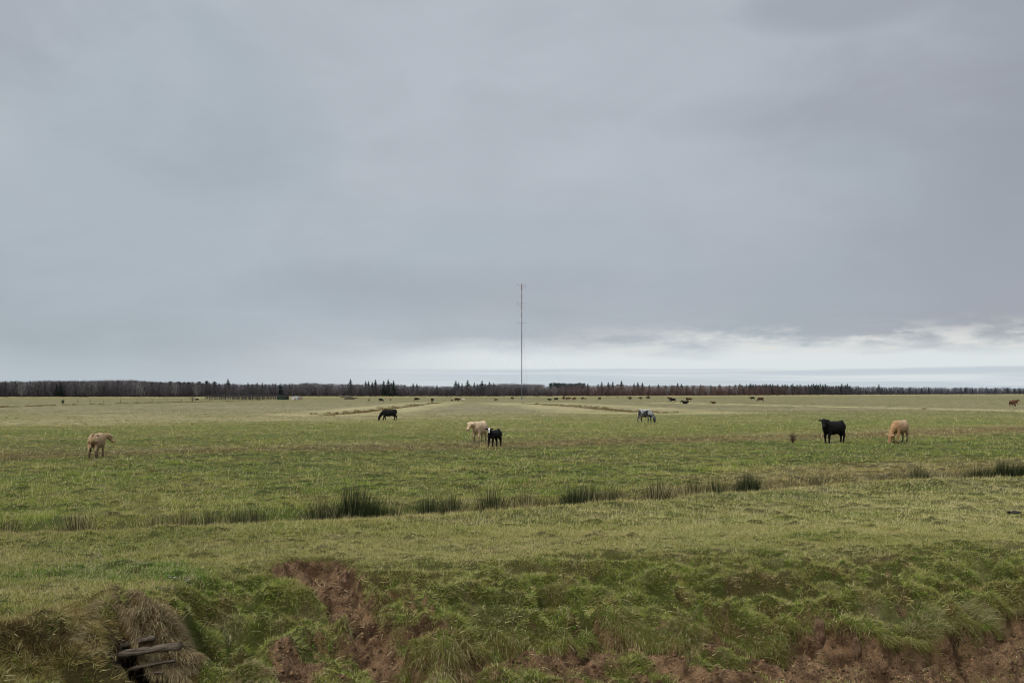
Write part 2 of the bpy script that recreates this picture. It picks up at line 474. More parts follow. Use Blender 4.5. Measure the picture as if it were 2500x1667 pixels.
# ground: zone colour attribute x fine procedural detail, bare soil by a mask attribute
m, g = new_mat('pasture_ground')
geo = g.n('ShaderNodeNewGeometry').outputs['Position']
a = g.n('ShaderNodeAttribute', attribute_name='col').outputs['Color']
sm = g.n('ShaderNodeAttribute', attribute_name='soil').outputs['Fac']
n3 = g.noise(geo, 70.0, 3, 0.6)
n0 = g.noise(geo, 0.9, 5, 0.62)
n1 = g.noise(geo, 5.0, 5, 0.65)
n2 = g.noise(geo, 26.0, 4, 0.6)
k = g.m('ADD', 0.45, g.m('ADD', g.m('MULTIPLY', n0, 0.40), g.m('MULTIPLY', n1, 0.70)))
cc = g.mix(1.0, a, g.n('ShaderNodeCombineColor', ins={0: k, 1: k, 2: k}).outputs[0], 'MULTIPLY')
cc = g.mix(g.m('MULTIPLY', g.ss(n0, 0.52, 0.70), 0.35), cc, (0.26, 0.215, 0.12))
ns = g.noise(geo, 3.0, 6, 0.65, 0.4)
sc_ = g.mix(g.ss(ns, 0.35, 0.68), (0.058, 0.033, 0.016), (0.265, 0.160, 0.084))
sc_ = g.mix(g.ss(n2, 0.58, 0.75), sc_, (0.22, 0.145, 0.085))
sc_ = g.mix(g.ss(n3, 0.50, 0.36), sc_, (0.035, 0.018, 0.010))
shade_fac = g.n('ShaderNodeAttribute', attribute_name='hollow_shade').outputs['Fac']
sc_ = g.mix(shade_fac, sc_, (0.022, 0.015, 0.011))  # shade inside the hollow, painted into the soil colour
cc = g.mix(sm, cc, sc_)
hgt = g.m('ADD', g.m('ADD', g.m('MULTIPLY', n1, 0.6), g.m('MULTIPLY', n2, 0.35)), g.m('MULTIPLY', n3, 0.12))
bp = g.n('ShaderNodeBump', ins={'Height': hgt, 'Distance': 0.12, 'Strength': 1.0})
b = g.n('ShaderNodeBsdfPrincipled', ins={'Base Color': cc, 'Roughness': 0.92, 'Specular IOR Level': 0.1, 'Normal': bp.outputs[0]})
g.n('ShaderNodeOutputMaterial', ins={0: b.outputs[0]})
M_GROUND = m

# ------------------------------------------------------------------ ground sheet
def build_ground():
    tt = np.linspace(-0.60, 0.60, 1150)
    t_out = 0.60 + np.geomspace(0.004, 5.0, 60)
    T = np.concatenate([-t_out[::-1], tt, t_out])
    ys = [np.linspace(-5.5, 11.5, 30)[:-1], np.arange(11.5, 23.6, 0.032)]
    vs = np.arange(955 + HC * FPX / 23.6, 985, -1.25)
    ys.append(HC * FPX / (vs - 955))
    ys.append(np.geomspace(ys[-1][-1] * 1.02, 9000, 150))
    R = np.concatenate(ys)
    Xg = T[None, :] * (R[:, None] + 6.0)
    Yg = np.repeat(R[:, None], len(T), 1)
    x, y = Xg.ravel(), Yg.ravel()
    z = height(x, y)
    nr, nc = Xg.shape
    col = ground_col(x, y)
    col = (col * 0.5 + np.array([.10, .09, .03]) * 0.5) * 0.36  # thatch tone, darkened to put shade between blades into the colour
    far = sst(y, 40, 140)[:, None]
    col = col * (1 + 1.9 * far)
    Zg = z.reshape(nr, nc)
    gy = np.gradient(Zg, axis=0) / np.gradient(Yg, axis=0)
    gx = np.gradient(Zg, axis=1) / np.gradient(Xg, axis=1)
    st = np.hypot(gx, gy).ravel()
    nearcut = np.maximum((YL(x) - y > -.25) * (HL(x) > .05), poly_dist(x, y, _g)[0] < 1.1)
    so_ = np.maximum(soil_mask(x, y), sst(st, 1.7, 2.5) * nearcut) * (y < 24)
    i = np.arange(nr * nc).reshape(nr, nc)
    q = np.stack([i[:-1, :-1], i[:-1, 1:], i[1:, 1:], i[1:, :-1]], -1).reshape(-1, 4)
    me = fast_mesh('ground', np.c_[x, y, z], quad=q, vcol=col, smooth=True)
    at = me.attributes.new('soil', 'FLOAT', 'POINT')
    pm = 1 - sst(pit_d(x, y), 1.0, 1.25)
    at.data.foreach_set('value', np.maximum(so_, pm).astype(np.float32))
    at = me.attributes.new('hollow_shade', 'FLOAT', 'POINT')
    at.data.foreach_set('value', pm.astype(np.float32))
    return tag(link('ground', me, M_GROUND), 'flat grassy pasture with an eroded red soil bank in front', kind='structure')
build_ground()

# ------------------------------------------------------------------ grass blades
def blades(P, D, L, Wd, col, seg=1, droop=0.0, root_dark=1.0):
    """P roots, D unit directions, L lengths, Wd widths -> verts, tris, face colours"""
    n = len(P)
    side = np.cross(D, rng.normal(size=(n, 3)))
    side /= np.linalg.norm(side, axis=1)[:, None] + 1e-9
    side = side * (Wd / 2)[:, None]
    if seg == 1:
        V = np.stack([P - side, P + side, P + D * L[:, None]], 1).reshape(-1, 3)
        V[2::3, 2] -= np.broadcast_to(np.asarray(droop), (n,)) * L
        T = np.arange(n * 3).reshape(n, 3)
        return V, T, col
    ts = np.linspace(0, 1, seg + 1)
    rows = []
    dr = np.broadcast_to(np.asarray(droop), (n,))
    for t in ts[:-1]:
        c_ = P + D * (L * t)[:, None]
        c_[:, 2] -= dr * L * t * t
        w = side * (1 - 0.6 * t)
        rows += [c_ - w, c_ + w]
    tip = P + D * L[:, None]
    tip[:, 2] -= dr * L
    rows.append(tip)
    V = np.stack(rows, 1).reshape(-1, 3)
    m_ = 2 * seg + 1
    T = []
    for k in range(seg - 1):
        a_ = 2 * k
        T += [[a_, a_ + 1, a_ + 3], [a_, a_ + 3, a_ + 2]]
    a_ = 2 * (seg - 1)
    T.append([a_, a_ + 1, a_ + 2])
    T = np.array(T)
    F = (np.arange(n)[:, None, None] * m_ + T[None]).reshape(-1, 3)
    return V, F, np.repeat(col, len(T), 0)

def merge(parts):
    V, F, C = [], [], []
    o = 0
    for v, f, c_ in parts:
        V.append(v); F.append(f + o); C.append(c_); o += len(v)
    return np.concatenate(V), np.concatenate(F), np.concatenate(C)

def unit(a_): return a_ / (np.linalg.norm(a_, axis=1)[:, None] + 1e-9)

def build_grass():
    parts = []
    # bank and strip, even density on the ground
    n = 1100000
    y = 12.8 + (24.5 - 12.8) * rng.random(n) ** 0.9
    x = (rng.random(n) * 2 - 1) * (y * 0.54 + 0.9)
    keep = rng.random(n) > soil_mask(x, y) * 0.97
    keep &= pit_d(x, y) > 1.08
    keep &= ~((np.abs(x - PIT_C[0]) < .48) & (y < PIT_C[1] - .3) & (y > PIT_C[1] - 1.2) & (rng.random(n) < .75))
    x, y = x[keep], y[keep]
    n = len(x)
    z = height(x, y)
    e = 0.06
    gx = (height(x + e, y) - z) / e; gy = (height(x, y + e) - z) / e
    stp = np.hypot(gx, gy)
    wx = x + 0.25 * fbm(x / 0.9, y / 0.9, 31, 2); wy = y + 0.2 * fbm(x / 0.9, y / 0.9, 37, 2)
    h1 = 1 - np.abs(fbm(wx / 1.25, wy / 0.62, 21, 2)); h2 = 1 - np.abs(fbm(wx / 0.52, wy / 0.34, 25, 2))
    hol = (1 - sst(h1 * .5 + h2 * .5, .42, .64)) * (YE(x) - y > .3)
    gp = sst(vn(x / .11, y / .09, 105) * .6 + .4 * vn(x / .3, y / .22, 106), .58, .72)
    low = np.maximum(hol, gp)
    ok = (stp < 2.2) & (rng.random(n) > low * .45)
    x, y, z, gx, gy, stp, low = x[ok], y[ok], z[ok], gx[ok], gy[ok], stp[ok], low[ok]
    n = len(x)
    q = YE(x) - y
    bk = sst(q, -0.1, 1.8)
    cl = vn(x / 0.28, y / 0.22, 101)
    p = YL(x) - y
    lip = np.exp(-((p + 0.08) / 0.16) ** 2) * (HL(x) > 0.05)
    L = (0.045 + 0.05 * rng.random(n)) * (1 + 0.5 * bk) + bk * 0.05 * sst(cl, 0.45, 0.9) + lip * 0.08
    left = sst(-np.hypot((x - LB[0]) / 2.6, (y - LB[1]) / 1.6), -1, -0.6)
    L = (L + left * 0.07) * (1 - .55 * low)
    r = rng.normal(size=(n, 3)) * 0.7
    D = r + np.array([0, 0, 1.0])
    down = np.c_[-gx, -gy, np.zeros(n)]
    D = D + down * (0.5 * bk + 0.2)[:, None] + np.array([0.18, 0, 0])
    D[:, 2] -= (np.minimum(stp, 1.5) * 0.35 + lip * 1.0)
    D = unit(D)
    col = ground_col(x, y, rng.normal(size=n) * 0.20)
    rb = rng.random(n)
    dead = (rb < (0.17 + 0.10 * lip - 0.04 * left + 0.10 * (1 - bk)))
    col[dead] = STRAW * 0.95
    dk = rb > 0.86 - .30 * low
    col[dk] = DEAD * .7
    col = col * (1.08 - .18 * low)[:, None]  # darker in hollows and gaps: their shade is put into blade colour
    col = col * (0.75 + 0.6 * rng.random(n))[:, None]
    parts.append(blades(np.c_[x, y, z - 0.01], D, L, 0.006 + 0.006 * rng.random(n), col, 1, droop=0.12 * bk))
    # strip beyond and pasture: screen-even density
    n = 950000
    v = 1000 + (1318 - 1000) * rng.random(n) ** 0.85
    y = HC * FPX / (v - 955)
    x = (rng.random(n) * 2 - 1) * (y * 0.535 + 1.0)
    keep = (y > 23.0)
    x, y = x[keep], y[keep]
    n = len(x)
    z = height(x, y)
    s = y - YC(x)
    gp = vn(x / .20, y / .26, 105) * .6 + .4 * vn(x / .5, y / .6, 106)
    ok = rng.random(n) > sst(gp, .60, .74) * np.where(s < 0, .6, .85) * (1 - sst(y, 90, 150))
    x, y, z, s = x[ok], y[ok], z[ok], s[ok]; n = len(x)
    clm = vn(x / 0.45, y / 0.4, 103) * 0.6 + 0.4 * vn(x / 1.7, y / 1.2, 104)
    tuft = sst(clm, 0.55, 0.85)
    edge = np.exp(-(s / 0.35) ** 2)
    dit = np.exp(-((s - 3.0) / 2.2) ** 2)
    L = 0.04 + 0.05 * rng.random(n) + tuft * 0.13 * (s > 0) + dit * 0.03 * rng.random(n) + edge * 0.03
    L = L * (1 + 0.3 * sst(y, 50, 120))
    D = unit(rng.normal(size=(n, 3)) * 0.55 + np.array([0.22, -0.05, 0.95]))
    col = ground_col(x, y, rng.normal(size=n) * 0.20)
    rb = rng.random(n)
    tip = rb < 0.10 + 0.12 * (s < 0)
    L[tip] *= 1.5
    col[tip] = STRAW * 1.0
    dk = rb > 0.88
    col[dk] = DEAD * 0.8
    col = col * (0.75 + 0.6 * rng.random(n))[:, None] * np.where(s > 0, 1.30 - .25 * sst(y, 80, 150), 1.22)[:, None]
    parts.append(blades(np.c_[x, y, z - 0.01], D, L, np.maximum(0.007, y * 0.00030) * (0.7 + 0.7 * rng.random(n)), col, 1))
    V, F, C = merge(parts)
    tag(link('grass', fast_mesh('grass', V, tri=F, face_col=C), M_GRASS), 'short grazed grass over bank and pasture', kind='stuff')

    # coarse tussocky grass: bank clumps that hang, brown rough grass of ditches
    parts = []
    def tuftset(cx, cy, nb, rad, ln, w, colr, lean=(0, 0), droop=0.5, seg=3, spread=0.7, jit=0.25):
        k = len(cx)
        N_ = k * nb
        a_ = rng.random(N_) * 2 * math.pi
        rr = np.sqrt(rng.random(N_)) * np.repeat(rad, nb)
        px = np.repeat(cx, nb) + np.cos(a_) * rr; py = np.repeat(cy, nb) + np.sin(a_) * rr
        pz = height(px, py) - 0.01
        D = np.c_[np.cos(a_) * spread * rr / np.repeat(rad, nb) + lean[0], np.sin(a_) * spread * rr / np.repeat(rad, nb) + lean[1], np.ones(N_)]
        D = unit(D + rng.normal(size=(N_, 3)) * 0.28)
        Ls = np.repeat(ln, nb) * (0.55 + 0.6 * rng.random(N_))
        cc_ = np.repeat(colr, nb, 0) * (0.65 + 0.7 * rng.random(N_))[:, None]
        st = rng.random(N_) < jit
        cc_[st] = STRAW * (0.6 + 0.5 * rng.random(st.sum()))[:, None]
        parts.append(blades(np.c_[px, py, pz], D, Ls, np.repeat(w, nb) * (0.7 + .6 * rng.random(N_)), cc_, seg, droop=droop))
    # bank clumps on hummock tops
    n = 9000
    y = 13.2 + 8.5 * rng.random(n); x = (rng.random(n) * 2 - 1) * (y * 0.53 + 0.6)
    q = YE(x) - y
    hz = height(x, y) - height(x, y - 0.25)
    pdd = np.minimum(pit_d(x, y) / 1.1, np.maximum(np.abs(x - PIT_C[0]) / .5, np.abs(y - PIT_C[1] + .6) / .8))
    ok = (q > 0.25) & (hz > 0.12) & (soil_mask(x, y) < 0.4) & (pdd > 1)
    x, y = x[ok][:620], y[ok][:620]
    k = len(x)
    t_ = rng.random((k, 1))
    cl_ = (GREEN * 1.0) * (1 - t_) + (OLIVE * 0.85) * t_
    tuftset(x, y, 110, 0.06 + 0.10 * rng.random(k), 0.12 + 0.10 * rng.random(k), np.full(k, 0.006), cl_, lean=(0.1, -0.25), droop=0.6)
    # along the lip of the lower cliff
    xs = np.linspace(_l[2, 0], _l[-2, 0], 230); xs = xs + rng.normal(size=230) * 0.05
    ok = HL(xs) > 0.08
    xs = xs[ok]
    ysl = YL(xs) + 0.10 * fbm(xs / 0.5, xs * 0 + 2.2, 41, 3) + 0.05 + 0.06 * rng.random(len(xs))
    k = len(xs)
    t_ = rng.random((k, 1))
    tuftset(xs, ysl, 120, 0.07 + 0.06 * rng.random(k), 0.16 + 0.12 * rng.random(k), np.full(k, 0.006), (GREEN * 0.72) * (1 - t_) + DEAD * 1.0 * t_, lean=(0.05, -0.6), droop=.9, seg=4, jit=.12)
    # single dead stems lying across the bank, and small broad-leaved weeds
    n = 5200
    y = 13 + 10 * rng.random(n); x = (rng.random(n) * 2 - 1) * (y * .53 + .5)
    q = YE(x) - y
    ok = (pit_d(x, y) > 1.1) & (rng.random(n) < .35 + .65 * (q > 0)) 
    x, y = x[ok], y[ok]; k = len(x)
    D = unit(rng.normal(size=(k, 3)) * np.array([1.2, .9, .5]) + np.array([.2, 0, .8]))
    parts.append(blades(np.c_[x, y, height(x, y)], D, .10 + .16 * rng.random(k), .005 + .004 * rng.random(k), STRAW * (.6 + .6 * rng.random((k, 1))), 3, droop=.35))
    n = 900
    y = 13 + 9 * rng.random(n); x = (rng.random(n) * 2 - 1) * (y * .53 + .5)
    ok = (pit_d(x, y) > 1.2) & (YE(x) - y > -.3) & (soil_mask(x, y) < .8); x, y = x[ok], y[ok]; k = len(x)
    tuftset(x, y, 14, .02 + .03 * rng.random(k), .05 + .05 * rng.random(k), .018 + .016 * rng.random(k), LUSH * (.7 + .8 * rng.random((k, 1))), droop=.5, seg=2, jit=.03, spread=1.6)
    # torn turf lip of the gully
    n = 2600
    t = rng.random(n) * (len(_g) - 1.01); i = t.astype(int); fr = (t - i)[:, None]
    cp_ = _g[i] * (1 - fr) + _g[i + 1] * fr
    tg = _g[i + 1, :2] - _g[i, :2]; tg = unit(tg); sd = np.where(rng.random(n) < .5, 1, -1)
    nm = np.c_[-tg[:, 1], tg[:, 0]] * sd[:, None]
    gx1 = cp_[:, 0] + nm[:, 0] * cp_[:, 2] * 1.07; gy1 = cp_[:, 1] + nm[:, 1] * cp_[:, 2] * 1.07
    hd_ = (rng.random(n) < .3); ga = rng.random(n) * 3.3 - .1
    gx1 = np.where(hd_, _g[0, 0] + np.cos(ga) * _g[0, 2] * 1.05, gx1); gy1 = np.where(hd_, _g[0, 1] + np.sin(ga) * _g[0, 2] * 1.05, gy1)
    sm_ = soil_mask(gx1, gy1); ok = (sm_ < .9) & (sm_ >= 0)
    gx1, gy1 = gx1[ok][:700], gy1[ok][:700]; k = len(gx1)
    t_ = rng.random((k, 1))
    tuftset(gx1, gy1, 45, .05 + .06 * rng.random(k), .07 + .08 * rng.random(k), np.full(k, .006), GREEN * .8 * (1 - t_) + DEAD * 1.1 * t_, lean=(0, -.2), droop=.9)
    # rough brown grass of the near ditch far side
    n = 1000
    x = rng.uniform(-14, 24, n); y = YC(x) + 1.2 + np.abs(rng.normal(size=n)) * np.interp(x, [-6, 14], [.8, 3.0])
    t_ = rng.random((n, 1))
    tuftset(x, y, 45, 0.10 + 0.14 * rng.random(n), 0.12 + 0.12 * rng.random(n), np.full(n, 0.012), DEAD * .75 * (1 - t_) + OLIVE * .5 * t_, droop=0.45, seg=2, jit=0.14)
    # scattered pasture tussocks
    n = 2600
    v = 1010 + 232 * rng.random(n); y = HC * FPX / (v - 955); x = (rng.random(n) * 2 - 1) * (y * 0.53)
    ok = y > YC(x) + 6
    x, y = x[ok], y[ok]; k = len(x)
    t_ = rng.random((k, 1))
    tuftset(x, y, 26, 0.12 + 0.16 * rng.random(k), 0.10 + 0.13 * rng.random(k), 0.010 + y * 0.00028, OLIVE * 0.75 * (1 - t_) + DEAD * .8 * t_, droop=0.5, seg=2, jit=0.3)
    # far ditch tussocks
    for P, w_, n in ((FD[0], 1.3, 900), (FD[1], 1.3, 1000), (FD[2], 0.9, 520), (FD[3], 1.3, 420)):
        t = rng.random(n) * (len(P) - 1); i = t.astype(int); fr = (t - i)[:, None]
        pp = P[i] * (1 - fr) + P[i + 1] * fr + rng.normal(size=(n, 2)) * w_ * 0.6
        gate = vn(pp[:, 0] / 5, pp[:, 1] / 5, 121) > 0.3
        pp = pp[gate]; k = len(pp)
        tuftset(pp[:, 0], pp[:, 1], 22, 0.3 + 0.3 * rng.random(k), (.30 if w_ > 1.2 and n > 800 else .22) + 0.40 * rng.random(k), np.full(k, 0.07), np.repeat((DEAD * 0.8)[None], k, 0), droop=0.4, seg=2, jit=0.12)
    # pale reeds in front of the wood
    n = 2600
    u = rng.uniform(-150, 2650, n); v = np.interp(u, WU, WV) + rng.random(n) * 2.2 + 0.1
    x, y = flat(u, v)
    tuftset(x, y, 14, 1.0 + rng.random(n), 0.5 + 0.5 * rng.random(n), np.full(n, 0.22), np.repeat((STRAW * 0.95)[None], n, 0), droop=0.2, seg=1, jit=0.2)
    V, F, C = merge(parts)
    tag(link('rough_grass', fast_mesh('rough_grass', V, tri=F, face_col=C), M_GRASS), 'rough tussocky grass hanging over the bank and along the ditches', kind='stuff')

WU = [-200, 600, 700, 1200, 1500, 1900, 2100, 2500, 2700]
WV = [969.6, 969.5, 968.2, 968, 967, 965, 963.6, 962.2, 961.8]
build_grass()

# ------------------------------------------------------------------ wood
def tree_colour(u, n):
    base = np.array([.098, .086, .088]); red = np.array([.150, .098, .080]); blue = np.array([.110, .116, .138])
    r = np.clip(np.interp(u, [1300, 1500, 1850, 2000], [0, .8, .8, 0]), 0, 1)[:, None]
    b_ = np.clip(np.interp(u, [1950, 2300], [0, .9]), 0, 1)[:, None]  # bluish distance haze put into the tree colour at far right
    c_ = base + (red - base) * r
    return c_ + (blue - c_) * b_

TOPU = [-200, 0, 100, 200, 260, 330, 400, 450, 520, 600, 700, 740, 830, 880, 950, 1000, 1080, 1200, 1240, 1320, 1337, 1345, 1420, 1440, 1500, 1600, 1800, 1900, 2000, 2080, 2200, 2400, 2500, 2700]
TOPV = [928, 929, 928, 928, 926, 927, 931, 930, 935, 936, 937, 933, 936, 937, 936, 940, 942, 937, 934, 937, 944, 940, 938, 941, 938, 940, 940, 940, 941, 942, 944.5, 945, 945.5, 946]

def bare_tree(n_twig, h, r, seed, col):
    """bare crown: forking limbs plus many fine upright twigs; returns blades parts in local coords"""
    rs = np.random.default_rng(seed)
    parts = []
    nl = 16
    a_ = rs.random(nl) * 2 * math.pi
    P = np.c_[rs.normal(size=nl) * .1, rs.normal(size=nl) * .1, h * (0.12 + 0.45 * rs.random(nl))]
    D = unit(np.c_[np.cos(a_) * .6, np.sin(a_) * .6, 0.8 + .5 * rs.random(nl)])
    parts.append(blades(P, D, np.full(nl, h * 0.42), np.full(nl, 0.28), np.repeat(col[None] * 0.9, nl, 0)))
    parts.append(blades(np.array([[0, 0, -0.3], [0.05, 0, -0.3]]), np.array([[0, 0, 1.], [0.02, 0.02, 1.]]), np.array([h * .85, h * .8]), np.array([0.5, 0.45]), np.repeat(col[None], 2, 0)))
    ph = rs.random(n_twig)
    zc = h * (0.10 + 0.80 * ph)
    rr = r * np.sqrt(rs.random(n_twig)) * np.sqrt(np.clip(1 - ((zc / h - 0.5) / 0.55) ** 2, 0.05, 1))
    a_ = rs.random(n_twig) * 2 * math.pi
    P = np.c_[np.cos(a_) * rr, np.sin(a_) * rr, zc]
    D = unit(np.c_[np.cos(a_) * .55, np.sin(a_) * .55, np.ones(n_twig)] + rs.normal(size=(n_twig, 3)) * 0.35)
    L = h * (0.08 + 0.10 * rs.random(n_twig))
    cc_ = col[None] * (0.55 + 0.95 * rs.random((n_twig, 1))) 
    parts.append(blades(P, D, L, 0.10 + 0.14 * rs.random(n_twig), cc_))
    return merge(parts)

def build_wood():
    parts = []
    variants = []
    for k in range(10):
        variants.append(bare_tree(230, 1.0 * 9, 2.6, 500 + k, np.array([1., 1., 1.])))
    for row in range(6):
        u = -260
        while u < 2760:
            d = HC * FPX / (np.interp(u, WU, WV) - 955) + row * 9 + random.uniform(-3, 3)
            dx, dy, dz = ray(u, 955)
            x, y = dx / dy * d, d
            topv = np.interp(u, TOPU, TOPV) + random.uniform(-1.6, 3.4) + (row == 0) * 2.0
            h = HC + d * (955 - topv) / FPX
            V, F, C = variants[random.randrange(10)]
            s_ = h / 9.0
            a_ = random.uniform(0, 6.28)
            R_ = np.array([[math.cos(a_), -math.sin(a_), 0], [math.sin(a_), math.cos(a_), 0], [0, 0, 1]])
            Vw = (V * np.array([max(s_, .8), max(s_, .8), s_])) @ R_.T + np.array([x, y, 0])
            cc_ = tree_colour(np.array([u]), 1)[0] * random.uniform(0.7, 1.35)
            if random.random() < 0.06: cc_ = np.array([.20, .185, .18])
            parts.append((Vw, F, C * cc_))
            u += random.uniform(9, 17)
    # dark underwood
    n = 42000
    u = rng.uniform(-260, 2760, n)
    d = HC * FPX / (np.interp(u, WU, WV) - 955) + rng.random(n) * 40 - 1
    x = (u - 1250) / FPX * d
    hgt = 1.0 + 3.6 * rng.random(n) ** 1.5
    P = np.c_[x, d, rng.random(n) * 1.4]
    D = unit(rng.normal(size=(n, 3)) * 0.35 + np.array([0, 0, 1.]))
    parts.append(blades(P, D, hgt, np.full(n, 0.32), (tree_colour(u, n) * 0.62 + np.array([.006, 0, .002])) * (0.6 + .7 * rng.random((n, 1)))))
    V, F, C = merge(parts)
    tag(link('wood', fast_mesh('wood', V, tri=F, face_col=C), M_WOOD), 'long dark leafless wood along the far edge of the pasture', kind='stuff')

M_WOOD = mat_attr('bare_twigs', var=0.3, scale=0.08, rough=1.0, spec=0.0)
build_wood()

# conifers standing above the wood
M_NEEDLE = mat_attr('spruce_needles', var=0.35, scale=0.7, rough=1.0, spec=0.0)
M_BARK = mat_simple('spruce_bark', (.07, .055, .045), var=.3)
def conifer_mesh(seed, h=10.0, rbase=2.0, start=0.12, dens=1.0, flat_top=False):
    rs = np.random.default_rng(seed)
    P, D, L, Wd = [], [], [], []
    z = h * start
    while z < h * 0.985:
        f = (z / h - start) / (1 - start)
        r = 1.25 * rbase * (1 - f) ** 0.75 * rs.uniform(0.65, 1.2) + 0.12
        if flat_top: r = rbase * (0.55 + 0.75 * math.sin(min(1, f * 1.1) * 2.6)) * rs.uniform(0.6, 1.1)
        nb = int(9 * dens)
        for k in range(nb):
            a_ = rs.uniform(0, 6.283)
            rr = r * rs.uniform(0.6, 1.1)
            P.append((0, 0, z)); D.append((math.cos(a_), math.sin(a_), rs.uniform(-0.35, 0.1))); L.append(rr); Wd.append(rs.uniform(0.25, 0.55))
            for j in range(3):
                t = rs.uniform(.25, .9)
                P.append((math.cos(a_) * rr * t, math.sin(a_) * rr * t, z - 0.1 * t)); D.append((math.cos(a_) + rs.normal() * .7, math.sin(a_) + rs.normal() * .7, rs.uniform(-.7, .1))); L.append(rr * .4); Wd.append(.3)
        z += h * 0.035 * rs.uniform(.7, 1.3)
    P.append((0, 0, h * .93)); D.append((0, 0, 1)); L.append(h * .07); Wd.append(.22)
    P, D, L, Wd = np.array(P), unit(np.array(D, float)), np.array(L), np.array(Wd)
    col = np.array([.024, .040, .031])[None] * rs.uniform(.6, 1.5, (len(P), 1))
    V, F, C = blades(P, D, L, Wd, col)
    return fast_mesh('crown', V, tri=F, face_col=C)

def tube_mesh(name, pts, radii, n=8, cap=True, upv=None):
    pts = [Vector(p) for p in pts]
    V, Fq, Ft = [], [], []
    for i, p in enumerate(pts):
        a_ = pts[max(i - 1, 0)]; b_ = pts[min(i + 1, len(pts) - 1)]
        d = (b_ - a_).normalized()
        up = upv or (Vector((0, 0, 1)) if abs(d.z) < 0.9 else Vector((0, 1, 0)))
        s_ = d.cross(up).normalized(); t_ = s_.cross(d)
        r = radii[i] if hasattr(radii[i], '__len__') else (radii[i], radii[i])
        for k in range(n):
            an = 2 * math.pi * k / n
            V.append(p + s_ * math.cos(an) * r[0] + t_ * math.sin(an) * r[1])
    for i in range(len(pts) - 1):
        for k in range(n):
            k2 = (k + 1) % n
            Fq.append((i * n + k, i * n + k2, (i + 1) * n + k2, (i + 1) * n + k))
    if cap:
        for i, o in ((0, 1), (len(pts) - 1, 0)):
            V.append(pts[i]); c_ = len(V) - 1
            for k in range(n):
                k2 = (k + 1) % n
                Ft.append((c_, i * n + k2, i * n + k) if o else (c_, i * n + k, i * n + k2))
    return [tuple(v) for v in V], Fq, Ft

def tube_obj(name, sets, mat, parent=None, smooth=True):
    V, Q, T = [], [], []
    for pts, radii, n in sets:
        v, q, t = tube_mesh(name, pts, radii, n)
        o = len(V); V += v
        Q += [tuple(i + o for i in f) for f in q]; T += [tuple(i + o for i in f) for f in t]
    return link(name, fast_mesh(name, V, tri=np.array(T), quad=np.array(Q), smooth=smooth), mat, parent)

def box_data(cx, cy, cz, sx, sy, sz, rz=0.0, taper=1.0):
    c_, s_ = math.cos(rz), math.sin(rz)
    V = []
    for dz, k in ((-.5, 1), (.5, taper)):
        for dx, dy in ((-.5, -.5), (.5, -.5), (.5, .5), (-.5, .5)):
            a_, b_ = dx * sx * k, dy * sy * k
            V.append((cx + a_ * c_ - b_ * s_, cy + a_ * s_ + b_ * c_, cz + dz * sz))
    return V, [(0, 3, 2, 1), (4, 5, 6, 7), (0, 1, 5, 4), (1, 2, 6, 5), (2, 3, 7, 6), (3, 0, 4, 7)]

def box_obj(name, boxes, mat, parent=None, bevel=0.0):
    V, Q = [], []
    for b_ in boxes:
        v, q = box_data(*b_)
        o = len(V); V += v; Q += [tuple(i + o for i in f) for f in q]
    ob = link(name, fast_mesh(name, V, quad=np.array(Q)), mat, parent)
    if bevel:
        md = ob.modifiers.new('bevel', 'BEVEL'); md.width = bevel; md.segments = 2
    return ob

